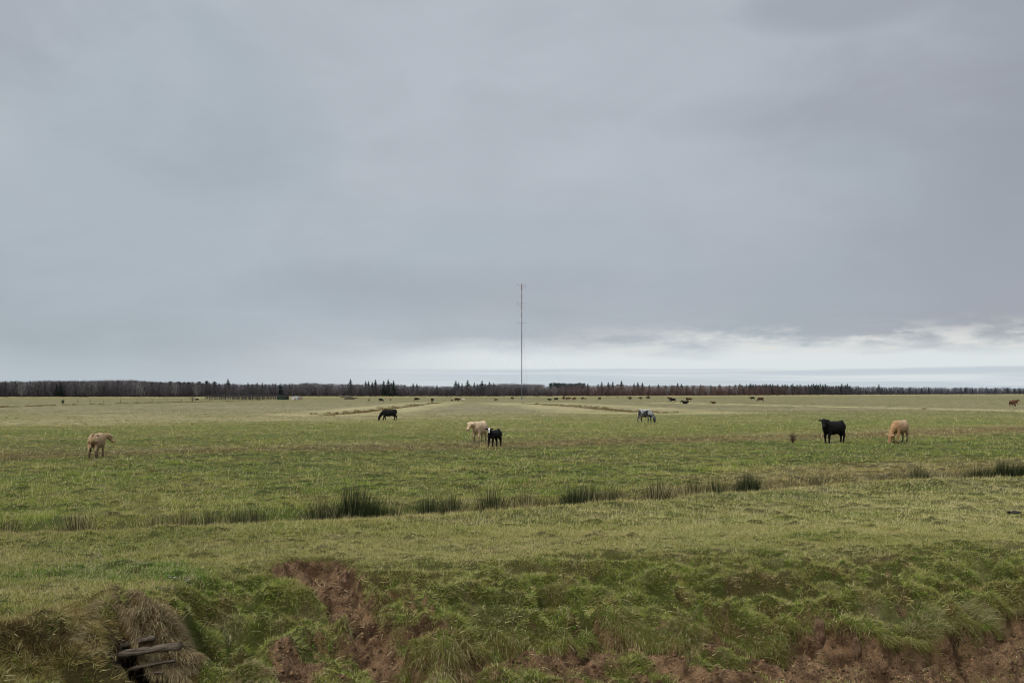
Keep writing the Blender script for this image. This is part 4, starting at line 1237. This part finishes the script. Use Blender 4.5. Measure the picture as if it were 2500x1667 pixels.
# ------------------------------------------------------------------ pen, hut, fences, logs, bushes
M_POST = mat_simple('grey_post', (.05, .045, .042), .9, .3, 3)
M_POST2 = mat_simple('weathered_post', (.13, .115, .095), .9, .3, 3)
M_GREENM = mat_simple('green_sheet', (.028, .055, .040), .6, .2, 1.5)
M_HUTW = mat_simple('hut_white', (.42, .42, .41), .6, .08, 1.5)
M_HUTR = mat_simple('hut_pinkish', (.34, .25, .22), .7, .15, 1.5)
M_DARK = mat_simple('hut_door', (.04, .035, .03), .8, .2, 3)
def build_pen():
    x0, y0 = flat(513, 976); x1, y1 = flat(716, 975.2)
    L_ = x1 - x0
    r = empty('cattle_pen', (x0, y0, 0), math.atan2(y1 - y0, x1 - x0))
    npst = 34
    for row, dy in ((0, 0), (1, 9)):
        for k in range(npst):
            xx = k * L_ / (npst - 1)
            h = random.uniform(1.75, 2.05)
            o = box_obj('post', [(xx + random.uniform(-.2, .2), dy, h / 2 - .1, .24, .24, h, 0, 1)], M_POST, r)
    for row, dy in ((0, -.12), (1, 8.88)):
        for hz in (.55, 1.05, 1.65):
            box_obj('rail', [(L_ / 2, dy, hz, L_, .05, .13, 0, 1)], M_POST, r)
    for xx in (0, L_ * .27, L_ * .52, L_ * .7):
        box_obj('cross_rail', [(xx, 4.4, hz, .05, 8.7, .13, 0, 1) for hz in (.6, 1.1, 1.66)], M_POST, r)
    tag(r, 'long dark post and rail cattle pen before the wood on the left', 'pen')
    d = y0 + 3
    def at_u(u, dd): return (u - 1250) / FPX * dd
    g_ = empty('feed_shelter', (at_u(690, d), d, 0))
    box_obj('wall_sheet', [(0, 0, .62, 4.2, .12, 1.15, 0, 1), (0, 2, .62, 4.2, .12, 1.15, 0, 1)], M_GREENM, g_)
    box_obj('roof', [(0, 1.0, 1.27, 4.5, 2.6, .10, 0, 1)], M_GREENM, g_)
    for s in (-2.0, 0, 2.0): box_obj('corner_post', [(s, -.1, .6, .14, .08, 1.3, 0, 1)], M_POST, g_)
    tag(g_, 'low dark green metal shelter at the right end of the cattle pen', 'shelter')
    h_ = empty('hut', (at_u(724, d), d - 2, 0))
    V = []
    prof = [(-1.15, 0), (1.15, 0), (1.15, .95), (.75, 1.28), (0, 1.42), (-.75, 1.28), (-1.15, .95)]
    nP = len(prof)
    V = [(a_, -1.3, b_) for a_, b_ in prof] + [(a_, 1.3, b_) for a_, b_ in prof]
    me = bpy.data.meshes.new('wall'); me.from_pydata(V, [], [tuple(range(nP))[::1], tuple(range(2 * nP - 1, nP - 1, -1))] + [(i + nP, (i + 1) % nP + nP, (i + 1) % nP, i) for i in range(nP)])
    link('wall', me, M_HUTW, h_)
    box_obj('door', [(.3, -1.33, .5, .6, .04, .9, 0, 1)], M_HUTR, h_)
    box_obj('skid', [(0, -1.0, -.02, 2.5, .15, .12, 0, 1), (0, 1.0, -.02, 2.5, .15, .12, 0, 1)], M_DARK, h_)
    tag(h_, 'small white round-roofed field hut beside the cattle pen', 'hut')
    c_ = empty('crate', (at_u(736, d), d - 2, 0))
    box_obj('crate_body', [(0, 0, .65, 1.5, 1.6, 1.1, 0, 1)], M_HUTR, c_, bevel=.04)
    box_obj('crate_lid', [(0, 0, 1.25, 1.6, 1.75, .08, 0, 1)], M_HUTW, c_)
    box_obj('batten', [(s, -.83, .65, .10, .05, 1.1, 0, 1) for s in (-.65, 0, .65)], M_POST2, c_)
    tag(c_, 'pale reddish livestock crate right of the white hut', 'crate')
build_pen()

def fence(pts, sp, label, group=None, h=1.1, thick=.09, mat=M_POST2):
    P = polyline_uv(pts)
    r = empty('wire_fence', (P[0, 0], P[0, 1], 0))
    segl = np.hypot(*(P[1:] - P[:-1]).T); cum = np.r_[0, np.cumsum(segl)]
    s_ = 0.0; prev = None; wires = []
    while s_ < cum[-1]:
        px = np.interp(s_, cum, P[:, 0]); py = np.interp(s_, cum, P[:, 1])
        z = gz(px, py); hh = h * random.uniform(.85, 1.15)
        lx, ly = px - P[0, 0], py - P[0, 1]
        tl = random.uniform(-.08, .08)
        tube_obj('post', [([(lx, ly, z - .2), (lx + tl, ly, z + hh)], [thick, thick * .85], 6)], mat, r)
        if prev:
            for f in (.4, .8):
                wires.append(([(prev[0], prev[1], prev[2] + h * f), (lx, ly, z + h * f)], [.01, .01], 3))
        prev = (lx, ly, z)
        s_ += sp * random.uniform(.9, 1.15)
    tube_obj('wire', wires, M_GRY, r)
    tag(r, label, 'fence', group)
fence([(190, 983), (260, 982), (360, 981.5), (470, 980.5)], 5.0, 'row of thin leaning fence posts in the pasture left of the cattle pen')
fence([(1480, 972), (1560, 971.7), (1640, 971.4)], 6.5, 'thin wire fence before the wood near the dry bushes')
fence([(1100, 972.5), (1250, 972), (1330, 971.8)], 11.0, 'sparse fence posts in pale grass behind the mast foot')

def marker():
    x, y, z = hitz(1061, 986.5)
    r = empty('marker_post', (x, y, z))
    tube_obj('pole', [([(0, 0, -.2), (0.02, 0, 1.5)], [.045, .04], 8)], M_WHT, r)
    tube_obj('cap', [([(0.02, 0, 1.5), (0.02, 0, 1.62)], [.07, .05], 8)], M_WHT, r)
    tag(r, 'thin white marker post beside the brown cow at the end of the left ditch', 'post')
marker()

M_LOG = mat_simple('log_bark', (.10, .085, .07), .9, .4, 4)
def log_pile():
    x, y, z = hitz(855, 975)
    for k in range(5):
        r = random.Random(k)
        a_ = r.uniform(-.4, .4)
        L_ = r.uniform(3.0, 5.0); ox, oy, oz = r.uniform(-1.6, 1.6), r.uniform(-.5, .5), .25 + .32 * (k % 3)
        c_, s_ = math.cos(a_), math.sin(a_)
        pts = [(-L_ / 2 * c_, -L_ / 2 * s_, r.uniform(-.1, .1)), (0, 0, .06), (L_ / 2 * c_, L_ / 2 * s_, r.uniform(-.1, .4))]
        o = tube_obj('log', [(pts, [.24, .2, .15], 7)], M_LOG)
        o.location = (x + ox, y + oy, z + oz)
        tag(o, 'dark log in the low heap of timber before the wood left of centre', 'log', 'logs of the far heap')
log_pile()

def shrub(name, u, v, h, rad, col, nb, label, group=None, cat='bush', seed=0, leafy=False, w=.03, stems=9):
    rs = np.random.default_rng(seed + 3000)
    x, y, z = hitz(u, v)
    r = empty(name, (x, y, z))
    P, D, L = [], [], []
    sets = []
    for k in range(stems):
        a_ = rs.uniform(0, 6.28); t = rs.uniform(.25, .95)
        d = Vector((math.cos(a_) * t * rad / h, math.sin(a_) * t * rad / h, 1)).normalized()
        tip = d * h * rs.uniform(.75, 1.05)
        if leafy:
            q_ = rs.uniform(0, 1) ** .6; tip = Vector((math.cos(a_) * rad * q_, math.sin(a_) * rad * q_, h * max(.25, math.sqrt(1 - q_ * q_)) * rs.uniform(.8, 1.05)))
        mid = tip * .5 + Vector((rs.normal() * .05, rs.normal() * .05, 0)) * h
        sets.append(([(0, 0, -.03), tuple(mid), tuple(tip)], [w * .5, w * .35, w * .15], 4))
        for j in range(nb // stems):
            f = rs.uniform(.2, 1.0)
            p = mid * (f * 2) if f < .5 else mid.lerp(tip, (f - .5) * 2)
            P.append(tuple(p)); D.append((d.x + rs.normal() * .6, d.y + rs.normal() * .6, (.2 if leafy else d.z * .7) + rs.normal() * .45)); L.append(h * rs.uniform(.08, .24))
    tube_obj('stem', sets, M_POST, r)
    P, D, L = np.array(P), unit(np.array(D, float)), np.array(L)
    cc_ = np.array(col)[None] * rs.uniform(.6, 1.4, (len(P), 1))
    V, F, C = blades(P, D, L, np.full(len(P), w * (1.5 if leafy else .6)), cc_)
    link('twigs' if not leafy else 'foliage', fast_mesh('twigs', V, tri=F, face_col=C), M_LEAF, r)
    tag(r, label, cat, group)
shrub('shrub', 1935, 1083, .60, .27, (.13, .065, .042), 800, 'small reddish leafless shrub standing alone left of the large black cow', seed=1, w=.010, stems=26, cat='shrub', leafy=True)
shrub('bush', 153, 986, 1.25, .55, (.09, .095, .07), 420, 'small dark rounded bush alone in the pasture at far left', seed=2, w=.05, leafy=True, stems=16)
shrub('bush', 470, 979, 1.9, 1.2, (.13, .12, .11), 300, 'grey leafless bush beside the small black cow left of the pen', seed=3, w=.07)
for k, (u, v, h, lab) in enumerate([(1251, 974, 1.2, 'dry brown bush just left of the mast foot'), (1377, 974, 1.4, 'tan dry bush behind the long reddish cow'),
                        (1539, 974.5, 1.4, 'left one of three dry brown bushes in the pale grass right of the mast'), (1565, 974, 1.2, 'low middle one of three dry brown bushes right of the mast'),
                        (1582, 972.8, 1.5, 'right one of three dry brown bushes right of the mast')]):
    shrub('dry_bush', u, v, h * .85, 1.15, (.13, .078, .045), 900, lab, seed=10 + k, w=.09, leafy=True, stems=26)

# ------------------------------------------------------------------ rush clumps along the near ditch
def tussock(name, x, y, rad, h, nb, cols, label, cat, group=None, spread=.35, droop=.1, w=.008, lean=(0, 0), seg=2, seed=0, sq=1.0, straw=.1, z=None, pw=.5, hollow=True, jit=.10, jl=.45):
    rs = np.random.default_rng(seed + 7000)
    a_ = rs.random(nb) * 2 * math.pi; rr = rs.random(nb) ** pw
    px = np.cos(a_) * rr * rad; py = np.sin(a_) * rr * rad * sq
    zc = gz(x, y) if z is None else z
    pz = height(x + px, y + py, hollow) - zc - .02 + (0 if hollow else .05)
    D = unit(np.c_[np.cos(a_) * rr * spread + lean[0], np.sin(a_) * rr * spread + lean[1], np.ones(nb)] + rs.normal(size=(nb, 3)) * jit)
    L = h * (jl + (1.1 - jl) * rs.random(nb)) * (1.1 - .4 * rr)
    cols = np.array(cols)
    cc_ = cols[rs.integers(0, len(cols), nb)] * (.6 + .7 * rs.random((nb, 1)))
    st = rs.random(nb) < straw
    cc_[st] = STRAW * .9
    V, F, C = blades(np.c_[px, py, pz], D, L, w * (.6 + .8 * rs.random(nb)), cc_, seg, droop=droop)
    o = link(name, fast_mesh(name, V, tri=F, face_col=C), M_LEAF)
    o.location = (x, y, zc)
    return tag(o, label, cat, group)
RG = [(.040, .054, .020), (.055, .072, .028), (.085, .078, .036), (.018, .022, .012)]
RB = [(.048, .034, .017), (.034, .038, .015), (.075, .055, .027)]
rush = [  # u, height px over the crest, radius px, density, palette, label
 (200, 26, 36, 'b', 'brownish rush clump at the left end of the ditch'),
 (455, 22, 24, 'b', 'brown thin rush clump on the left, third from the left end'),
 (390, 14, 26, 'b', 'low straggly brown rush tuft between the left brown clumps'),
 (518, 28, 22, 'g', 'small dark rush clump left of the wide low one'),
 (585, 26, 34, 'g', 'wide low green rush clump left of the tall pair'),
 (625, 30, 28, 'g', 'upright green rush clump adjoining the wide low one'),
 (790, 54, 27, 'g', 'tall grey green pointed rush clump, left of the tallest dark one'),
 (866, 70, 30, 'd', 'tallest and darkest rush clump on the ditch'),
 (914, 44, 24, 'd', 'dark rush clump leaning on the right of the tallest one'),
 (960, 24, 14, 'b', 'thin sparse rush tuft right of the tall dark clumps'),
 (1046, 36, 22, 'd', 'dark rush clump below and left of the cream cow'),
 (1100, 46, 24, 'g', 'full rush clump with pale tips below the cream cow'),
 (1198, 48, 26, 'g', 'fan shaped rush clump straight below the calf'),
 (1275, 24, 34, 'b', 'low brown rush clump right of the fan shaped one'),
 (1395, 36, 30, 'd', 'dark rush clump at the left of the long rush row'),
 (1432, 40, 34, 'g', 'middle rush clump of the long rush row'),
 (1488, 30, 30, 'g', 'rush clump at the right end of the long rush row'),
 (1600, 28, 30, 'b', 'olive rush clump halfway between long row and small dark clump'),
 (1685, 24, 26, 'b', 'low brown rush clump second left of the small very dark one'),
 (1740, 30, 26, 'g', 'green rush clump next left of the small very dark one'),
 (1816, 36, 28, 'd', 'small very dark compact rush clump right of centre'),
 (1985, 12, 24, 'b', 'barely visible brown rush tuft on the right of the ditch'),
 (2232, 28, 26, 'g', 'lone rush clump below the grazing tan cow'),
 (2370, 22, 40, 'g', 'low long rush clump near the right edge'),
 (2440, 32, 36, 'd', 'dark rush clump near the right edge'),
 (2485, 28, 26, 'd', 'dark rush clump at the very right edge'),
 (30, 14, 30, 'b', 'low brown grass clump at the very left of the ditch')]
_cu, _cv = project(np.c_[_c[:, 0], _c[:, 1], np.full(len(_c), .2)])
for i, (u, hp, rp, kd, lab) in enumerate(rush):
    vc = np.interp(u, _cu, _cv)
    x0, y0 = flat(u, vc, .2)
    y = y0 + .85; x = (u - 1250) / FPX * y
    if kd == 'b': hp *= 1.45
    zc = gz(x, y)
    hh = (hp / FPX * y0) * 1.25 + (0.1 - zc) + .14
    tussock('rush_clump', x, y, rp / FPX * y * .78, hh, int({'d': 2000, 'g': 1400, 'b': 1300}[kd] * rp / 34), RB if kd == 'b' else (RG if kd == 'g' else [c_ for c_ in RG[:2]] + [RG[3]]), lab, 'rushes',
            'rush clumps along the ditch', spread=.36, droop=.04, jl=.6, w=.012, pw=.75, seed=i, sq=.6, straw={'b': .3, 'g': .12, 'd': .03}[kd])

# ------------------------------------------------------------------ notable tussocks of the bank
ST = [(.37, .27, .145), (.27, .19, .10), (.17, .115, .055), (.10, .065, .035)]
GREEN0, OLIVE0 = GREEN, OLIVE
GREEN, OLIVE = GREEN * .72, OLIVE * .62
GT = [tuple(GREEN), tuple(OLIVE), tuple(GREEN * .7), tuple(DEAD * .8)]
SG = [(.15, .155, .065), (.24, .21, .105), (.12, .105, .045)]
MD = (PIT_C[0] - .12, PIT_C[1] + .50)
def gz2(x, y): return float(height(np.array([float(x)]), np.array([float(y)]), False)[0])
def tuss_uv(u, v, rad, h, nb, cols, lab, at=None, **kw):
    kw.setdefault('jit', .30)
    x, y, z = hitz(u, v)
    if at: x, y = at
    return tussock('grass_tussock', x, y, rad, h, nb, cols, lab, 'tussock', 'grass tussocks on the bank', **kw)
MOUND = tuss_uv(325, 1530, .72, .34, 13000, ST, 'big mound of dry straw coloured grass above the old logs', spread=.9, droop=.8, w=.005, seg=4, seed=51, sq=.65, straw=.18, lean=(.15, -.35), pw=.42, hollow=False, z=gz2(MD[0], MD[1]), at=MD)
tuss_uv(262, 1520, .50, .40, 6500, ST, 'left shoulder of the dry grass mound, its long strands swept down to the left', spread=.7, droop=.7, w=.005, seg=4, seed=72, lean=(-.55, -.35), straw=.25, sq=.6, jit=.22)
tuss_uv(215, 1560, .26, .42, 1500, ST, 'dry grass spilling down left of the old logs', spread=.7, droop=.8, w=.005, seg=4, seed=52, lean=(-.6, -.3), straw=.3)
tuss_uv(565, 1515, .24, .26, 2400, SG + [GT[1]], 'round grey green tussock right of the dry grass mound', spread=.8, droop=.9, w=.005, seg=4, seed=53, lean=(0, -.4))
tuss_uv(475, 1470, .30, .24, 2200, GT, 'dark green tussock on the small step behind the logs', spread=.7, droop=.7, w=.005, seg=4, seed=54, lean=(0, -.4))
tuss_uv(1352, 1460, .20, .34, 1500, [GT[0], GT[1], ST[1]], 'upright yellowish tussock in the middle of the bank', spread=.55, droop=.45, w=.005, seg=4, seed=55, lean=(0, -.15))
tuss_uv(1530, 1530, .42, .26, 3600, [GT[1], ST[2], GT[0]], 'wide overhanging tussock with a raised right tip', spread=.8, droop=1.0, w=.005, seg=4, seed=56, lean=(0.2, -.6), straw=.25)
tuss_uv(1220, 1555, .34, .26, 3200, [GT[0], GT[1], ST[2]], 'tussock hanging over the soil edge with a long pale stem', spread=.8, droop=1.0, w=.005, seg=4, seed=57, lean=(0, -.6))
tuss_uv(1350, 1545, .40, .28, 3600, GT, 'broad green tussock over the dark hollow near bottom centre', spread=.8, droop=.9, w=.005, seg=4, seed=58, lean=(0, -.5))
tuss_uv(1680, 1555, .30, .27, 2800, [GT[0], ST[1], GT[1]], 'shaggy tussock on the edge with reddish soil on both sides', spread=.8, droop=.9, w=.005, seg=4, seed=59, lean=(0, -.5), straw=.25)
tuss_uv(1080, 1600, .36, .30, 3600, [GT[0], GT[1], ST[1], ST[2]], 'heavy fringe of hanging grass right of the worn gully', spread=.8, droop=1.15, w=.005, seg=4, seed=60, lean=(0, -.6), straw=.22, jit=.5)
tuss_uv(2020, 1440, .24, .26, 1800, GT + [ST[0]], 'pale tipped tussock on the upper bank at right', spread=.7, droop=.6, w=.005, seg=4, seed=61, lean=(.1, -.2), straw=.25)
tuss_uv(2260, 1515, .42, .36, 2600, SG + [GT[0], GT[0]], 'long wind blown grey green grass leaning left over the soil cliff', spread=.5, droop=.45, w=.005, seg=4, seed=62, lean=(.6, -.15), sq=.6, straw=.3, jit=.45)
tuss_uv(2385, 1500, .36, .38, 2200, SG + [GT[0], GT[1]], 'long wind blown grass at the right end of the soil cliff', spread=.5, droop=.35, w=.005, seg=4, seed=63, lean=(.7, -.05), sq=.6, straw=.3, jit=.45)
tuss_uv(90, 1570, .60, .20, 5200, [tuple(DEAD * .55), tuple(DEAD * .8), (.035, .03, .018)], 'low mat of dark brown dead plants on the left mound', spread=1.0, droop=.2, w=.007, seg=2, seed=64, sq=.5, straw=.04)
tuss_uv(130, 1650, .55, .20, 3600, [ST[2], ST[3], GT[0], GT[2], (.12, .085, .04)], 'dry grass covering the mound in the bottom left corner', spread=.8, droop=.6, w=.005, seg=3, seed=65, lean=(.4, -.2), straw=.08)
tuss_uv(520, 1600, .38, .26, 2600, [tuple(GREEN * .8), tuple(LUSH), SG[0]], 'long soft green grass in the dip right of the logs', spread=.8, droop=.7, w=.005, seg=4, seed=66, lean=(.1, -.3), straw=.08)
tuss_uv(610, 1645, .34, .26, 2200, [ST[0], SG[1], GT[0]], 'straw coloured grass at the bottom edge left of the red soil', spread=.8, droop=.6, w=.005, seg=4, seed=67, lean=(.4, -.1), straw=.3)

tuss_uv(370, 1560, .50, .30, 1500, ST, 'fringe of long dry grass hanging over the mouth of the hollow', spread=.5, droop=1.25, w=.005, seg=5, seed=71, sq=.12, straw=.3, lean=(.1, -.9), hollow=False, z=gz2(PIT_C[0], PIT_C[1] + .12), at=(PIT_C[0] - .02, PIT_C[1] + .12))
# the turf roof of the mound over the hollow, part of the mound
def turf_roof():
    nx, ny = 60, 50
    gx_, gy_ = np.meshgrid(np.linspace(-.80, .80, nx), np.linspace(0.0, 1.0, ny))
    x = PIT_C[0] + gx_; y = PIT_C[1] + .06 + .05 * fbm(gx_ / .2, gx_ * 0, 91, 2) + gy_
    edge = np.minimum(np.minimum((gx_ + .80), (.80 - gx_)), 1.0 - gy_)
    zt_ = height(x.ravel(), y.ravel(), False).reshape(x.shape) + .03 - .34 * (1 - sst(edge, 0, .26))
    zb_ = zt_ - .12 - .05 * sst(edge, 0, .2)
    V = np.r_[np.c_[x.ravel(), y.ravel(), zt_.ravel()], np.c_[x.ravel(), y.ravel(), zb_.ravel()]]
    i = np.arange(nx * ny).reshape(ny, nx); m_ = nx * ny
    q = np.stack([i[:-1, :-1], i[:-1, 1:], i[1:, 1:], i[1:, :-1]], -1).reshape(-1, 4)
    f = np.stack([i[0, :-1] + m_, i[0, 1:] + m_, i[0, 1:], i[0, :-1]], -1)
    q2 = (q + m_)[:, ::-1]
    V = V - np.array([MOUND.location])
    me = fast_mesh('turf', V, quad=np.r_[q, q2, f], vcol=np.repeat((DEAD * .45)[None], len(V), 0), smooth=True)
    link('turf', me, M_LEAF, MOUND)
turf_roof()

# tall single stalks
M_STALK = mat_simple('pale_stalk', (.30, .26, .16), .8, .2, 5)
def stalk(u, v, du, dv, lab, w=.004):
    x, y, z = hitz(u, v)
    tx = (u + du - 1250) / FPX * y
    H = dv / FPX * y
    p = [(0, 0, -.02), ((tx - x) * .4, 0, H * .5), (tx - x, .02, H)]
    o = tube_obj('grass_stalk', [(p, [w * .8, w * .6, w * .3], 4), ([p[2], (p[2][0] + (tx - x) * .12, .02, H * 1.12)], [w, w * .5], 4)], M_STALK)
    o.location = (x, y, z)
    tag(o, lab, 'stalk', 'single tall stalks on the bank')
stalk(128, 1515, 20, 75, 'tall pale stalk behind the left mound')
stalk(303, 1420, 24, 68, 'tall forked pale stalk on the green patch behind the dry mound')
stalk(345, 1410, 12, 30, 'short thin stalk right of the tall forked one')
stalk(150, 1402, 18, 42, 'thin dark stalk on the brown patch at left')
stalk(1246, 1545, 24, 82, 'long pale stalk rising from the hanging tussock at centre')
stalk(925, 1410, 2, 34, 'pale stalk just right of the red soil slump')
stalk(1536, 1480, 5, 40, 'thin stalk on the upper middle of the bank')
stalk(738, 1590, 5, 40, 'short stalk on the green tongue left of the gully')

# ------------------------------------------------------------------ old logs over the dark hollow
M_OLD = None
m, g = new_mat('weathered_wood')
tc = g.n('ShaderNodeTexCoord').outputs['Object']
mp = g.n('ShaderNodeMapping', ins={'Vector': tc, 'Scale': (2.2, 34, 34)}).outputs[0]
n_ = g.noise(mp, 1.0, 5, .65, .4)
cc = g.mix(g.ss(n_, .3, .7), (.022, .015, .010), (.20, .155, .11))
bp = g.n('ShaderNodeBump', ins={'Height': n_, 'Distance': .05, 'Strength': 1.0})
b = g.n('ShaderNodeBsdfPrincipled', ins={'Base Color': cc, 'Roughness': .9, 'Specular IOR Level': .1, 'Normal': bp.outputs[0]})
g.n('ShaderNodeOutputMaterial', ins={0: b.outputs[0]})
M_OLD = m
def old_log(u0, v0, u1, v1, dep0, dep1, r0, lab, seed):
    rs = random.Random(seed)
    def pt(u, v, d):
        dx, dy, dz = ray(u, v); return Vector((float(dx / dy * d), d, HC + float(dz / dy * d)))
    a_ = pt(u0, v0, dep0); b_ = pt(u1, v1, dep1)
    L_ = (b_ - a_).length
    n = 12; pts = []; rr = []
    for k in range(n + 1):
        t = k / n
        pts.append((L_ * t, rs.uniform(-1, 1) * .008, math.sin(t * 3.1) * .015 + rs.uniform(-1, 1) * .006))
        f = r0 * (1 + rs.uniform(-.14, .14)) * (1 - .15 * t)
        rr.append((f, f * rs.uniform(.72, .95)))
    rr[0] = (rr[0][0] * .7, rr[0][1] * .7)
    o = tube_obj('old_log', [(pts, rr, 12)], M_OLD)
    o.location = a_
    o.rotation_euler = (b_ - a_).to_track_quat('X', 'Z').to_euler()
    tag(o, lab, 'log', 'old logs over the hollow')
dP = PIT_C[1] - .02
old_log(268, 1586, 378, 1556, dP + .10, dP + .04, .066, 'upper weathered log half under the dry grass mound', 1)
old_log(268, 1603, 440, 1577, dP - .10, dP - .14, .072, 'thick pale weathered log lying across the dark hollow', 2)
old_log(312, 1634, 428, 1612, dP - .08, dP + .02, .040, 'thin lower log in the dark hollow', 3)
old_log(285, 1612, 300, 1560, dP - .06, dP + .02, .022, 'short upright stake at the left end of the old logs', 5)
old_log(330, 1652, 400, 1640, dP + .1, dP - .12, .018, 'broken slat low in the dark hollow', 6)
old_log(640, 1672, 668, 1640, dP + .6, dP + .8, .014, 'short pale stick at the bottom edge beside the red soil', 4)

# ------------------------------------------------------------------ clay lumps, pale debris, dung
M_CLAY = None
m, g = new_mat('red_clay')
tc = g.n('ShaderNodeTexCoord').outputs['Object']
n_ = g.noise(tc, 9.0, 6, .65, .3)
cc = g.mix(g.ss(n_, .3, .7), (.055, .032, .018), (.21, .128, .078))
bp = g.n('ShaderNodeBump', ins={'Height': n_, 'Distance': .04, 'Strength': 1.0})
b = g.n('ShaderNodeBsdfPrincipled', ins={'Base Color': cc, 'Roughness': .95, 'Specular IOR Level': .05, 'Normal': bp.outputs[0]})
g.n('ShaderNodeOutputMaterial', ins={0: b.outputs[0]})
M_CLAY = m
def lump(name, x, y, z, sx, sy, sz, seed, mat, lab=None, cat=None, group=None, kind=None, detail=1.0, parent=None):
    import bmesh
    bm = bmesh.new()
    bmesh.ops.create_icosphere(bm, subdivisions=4, radius=1)
    for v_ in bm.verts:
        p = v_.co
        f = 1 + .22 * detail * float(fbm(np.array([p.x * 1.6 + seed]), np.array([p.y * 1.6 + p.z * 1.3]), seed, 3)[0])
        v_.co = Vector((p.x * sx, p.y * sy, p.z * sz)) * f
    me = bpy.data.meshes.new(name); bm.to_mesh(me); bm.free()
    o = link(name, me, mat, parent); o.location = (x, y, z)
    if lab: tag(o, lab, cat, group, kind)
    return o
for i, (u, v, sx, sy, sz, lab) in enumerate([(2000, 1560, .10, .10, .30, 'tall red clay pillar standing from the cliff under a turf edge'),
        (2092, 1585, .07, .08, .20, 'short pale clay pillar beside the tall red one'),
        (842, 1418, .10, .14, .20, 'leaning slab of red clay at the right of the slump'),
        ]):
    x, y, z = hitz(u, v)
    lump('clay_lump', x, y, z - (.02 if sz > .15 else .06), sx, sy, sz, 20 + i, M_CLAY, lab, 'clay', 'clay lumps of the bank')

def scatter_bits():
    # loose clods on bare soil
    n = 60000
    y = 13 + 8.5 * rng.random(n); x = (rng.random(n) * 2 - 1) * (y * .53)
    ok = soil_mask(x, y) > .6
    x, y = x[ok][:16000], y[ok][:16000]; n = len(x)
    z = height(x, y)
    base = np.array([(1, 0, 0), (-1, 0, 0), (0, 1, 0), (0, -1, 0), (0, 0, 1), (0, 0, -1)], float)
    F0 = np.array([(0, 2, 4), (2, 1, 4), (1, 3, 4), (3, 0, 4), (2, 0, 5), (1, 2, 5), (3, 1, 5), (0, 3, 5)])
    r = .006 + .036 * rng.random(n) ** 4
    V = base[None] * r[:, None, None] * (0.6 + .8 * rng.random((n, 6, 1))) + np.c_[x, y, z][:, None]
    F = (F0[None] + (np.arange(n) * 6)[:, None, None]).reshape(-1, 3)
    C = np.repeat(SOIL[None] * (.4 + 1.5 * rng.random((n, 1)) ** 1.5), 8, 0)
    tag(link('clods', fast_mesh('clods', V.reshape(-1, 3), tri=F, face_col=C), M_LEAF), 'loose reddish clods over the bare soil', kind='stuff')
    # pale leaf litter and droppings on the left green patch
    P = []
    for (u, v, du, dv, k) in ((232, 1362, 16, 6, 60), (388, 1343, 22, 8, 26), (330, 1380, 18, 5, 22), (160, 1380, 60, 8, 70), (420, 1414, 12, 3, 26), (458, 1417, 14, 3, 26), (200, 1396, 16, 5, 12), (400, 1376, 40, 3, 26), (70, 1372, 50, 6, 14)):
        for j in range(k):
            a_, b_ = rng.normal(size=2)
            xx, yy = hit(u + a_ * du, v + b_ * dv, height)
            P.append((xx, yy))
    P = np.array(P); n = len(P)
    z = height(P[:, 0], P[:, 1]) + .035
    r = .008 + .028 * rng.random(n) ** 2
    V = base[None] * r[:, None, None] * np.array([1, .8, .35]) * (0.5 + .8 * rng.random((n, 6, 1))) + np.c_[P, z][:, None]
    F = (F0[None] + (np.arange(n) * 6)[:, None, None]).reshape(-1, 3)
    cc_ = np.array([.26, .24, .17])[None] * (.5 + .8 * rng.random((n, 1)))
    tag(link('pale_litter', fast_mesh('pale_litter', V.reshape(-1, 3), tri=F, face_col=np.repeat(cc_, 8, 0)), M_LEAF), 'pale dead leaves and droppings on the green patch at left', kind='stuff')
scatter_bits()
M_DUNG = mat_simple('dung', (.012, .010, .008), .7, .3, 9, bump=.02)
for i, (u, v, s_, lab) in enumerate([(2478, 1256, .12, 'black cow pat on the near grass strip at the right edge')]):
    x, y, z = hitz(u, v)
    lump('cow_pat', x, y, z + .05, s_ * 1.5, s_, .05, 60 + i, M_DUNG, lab, 'dung', detail=1.4)
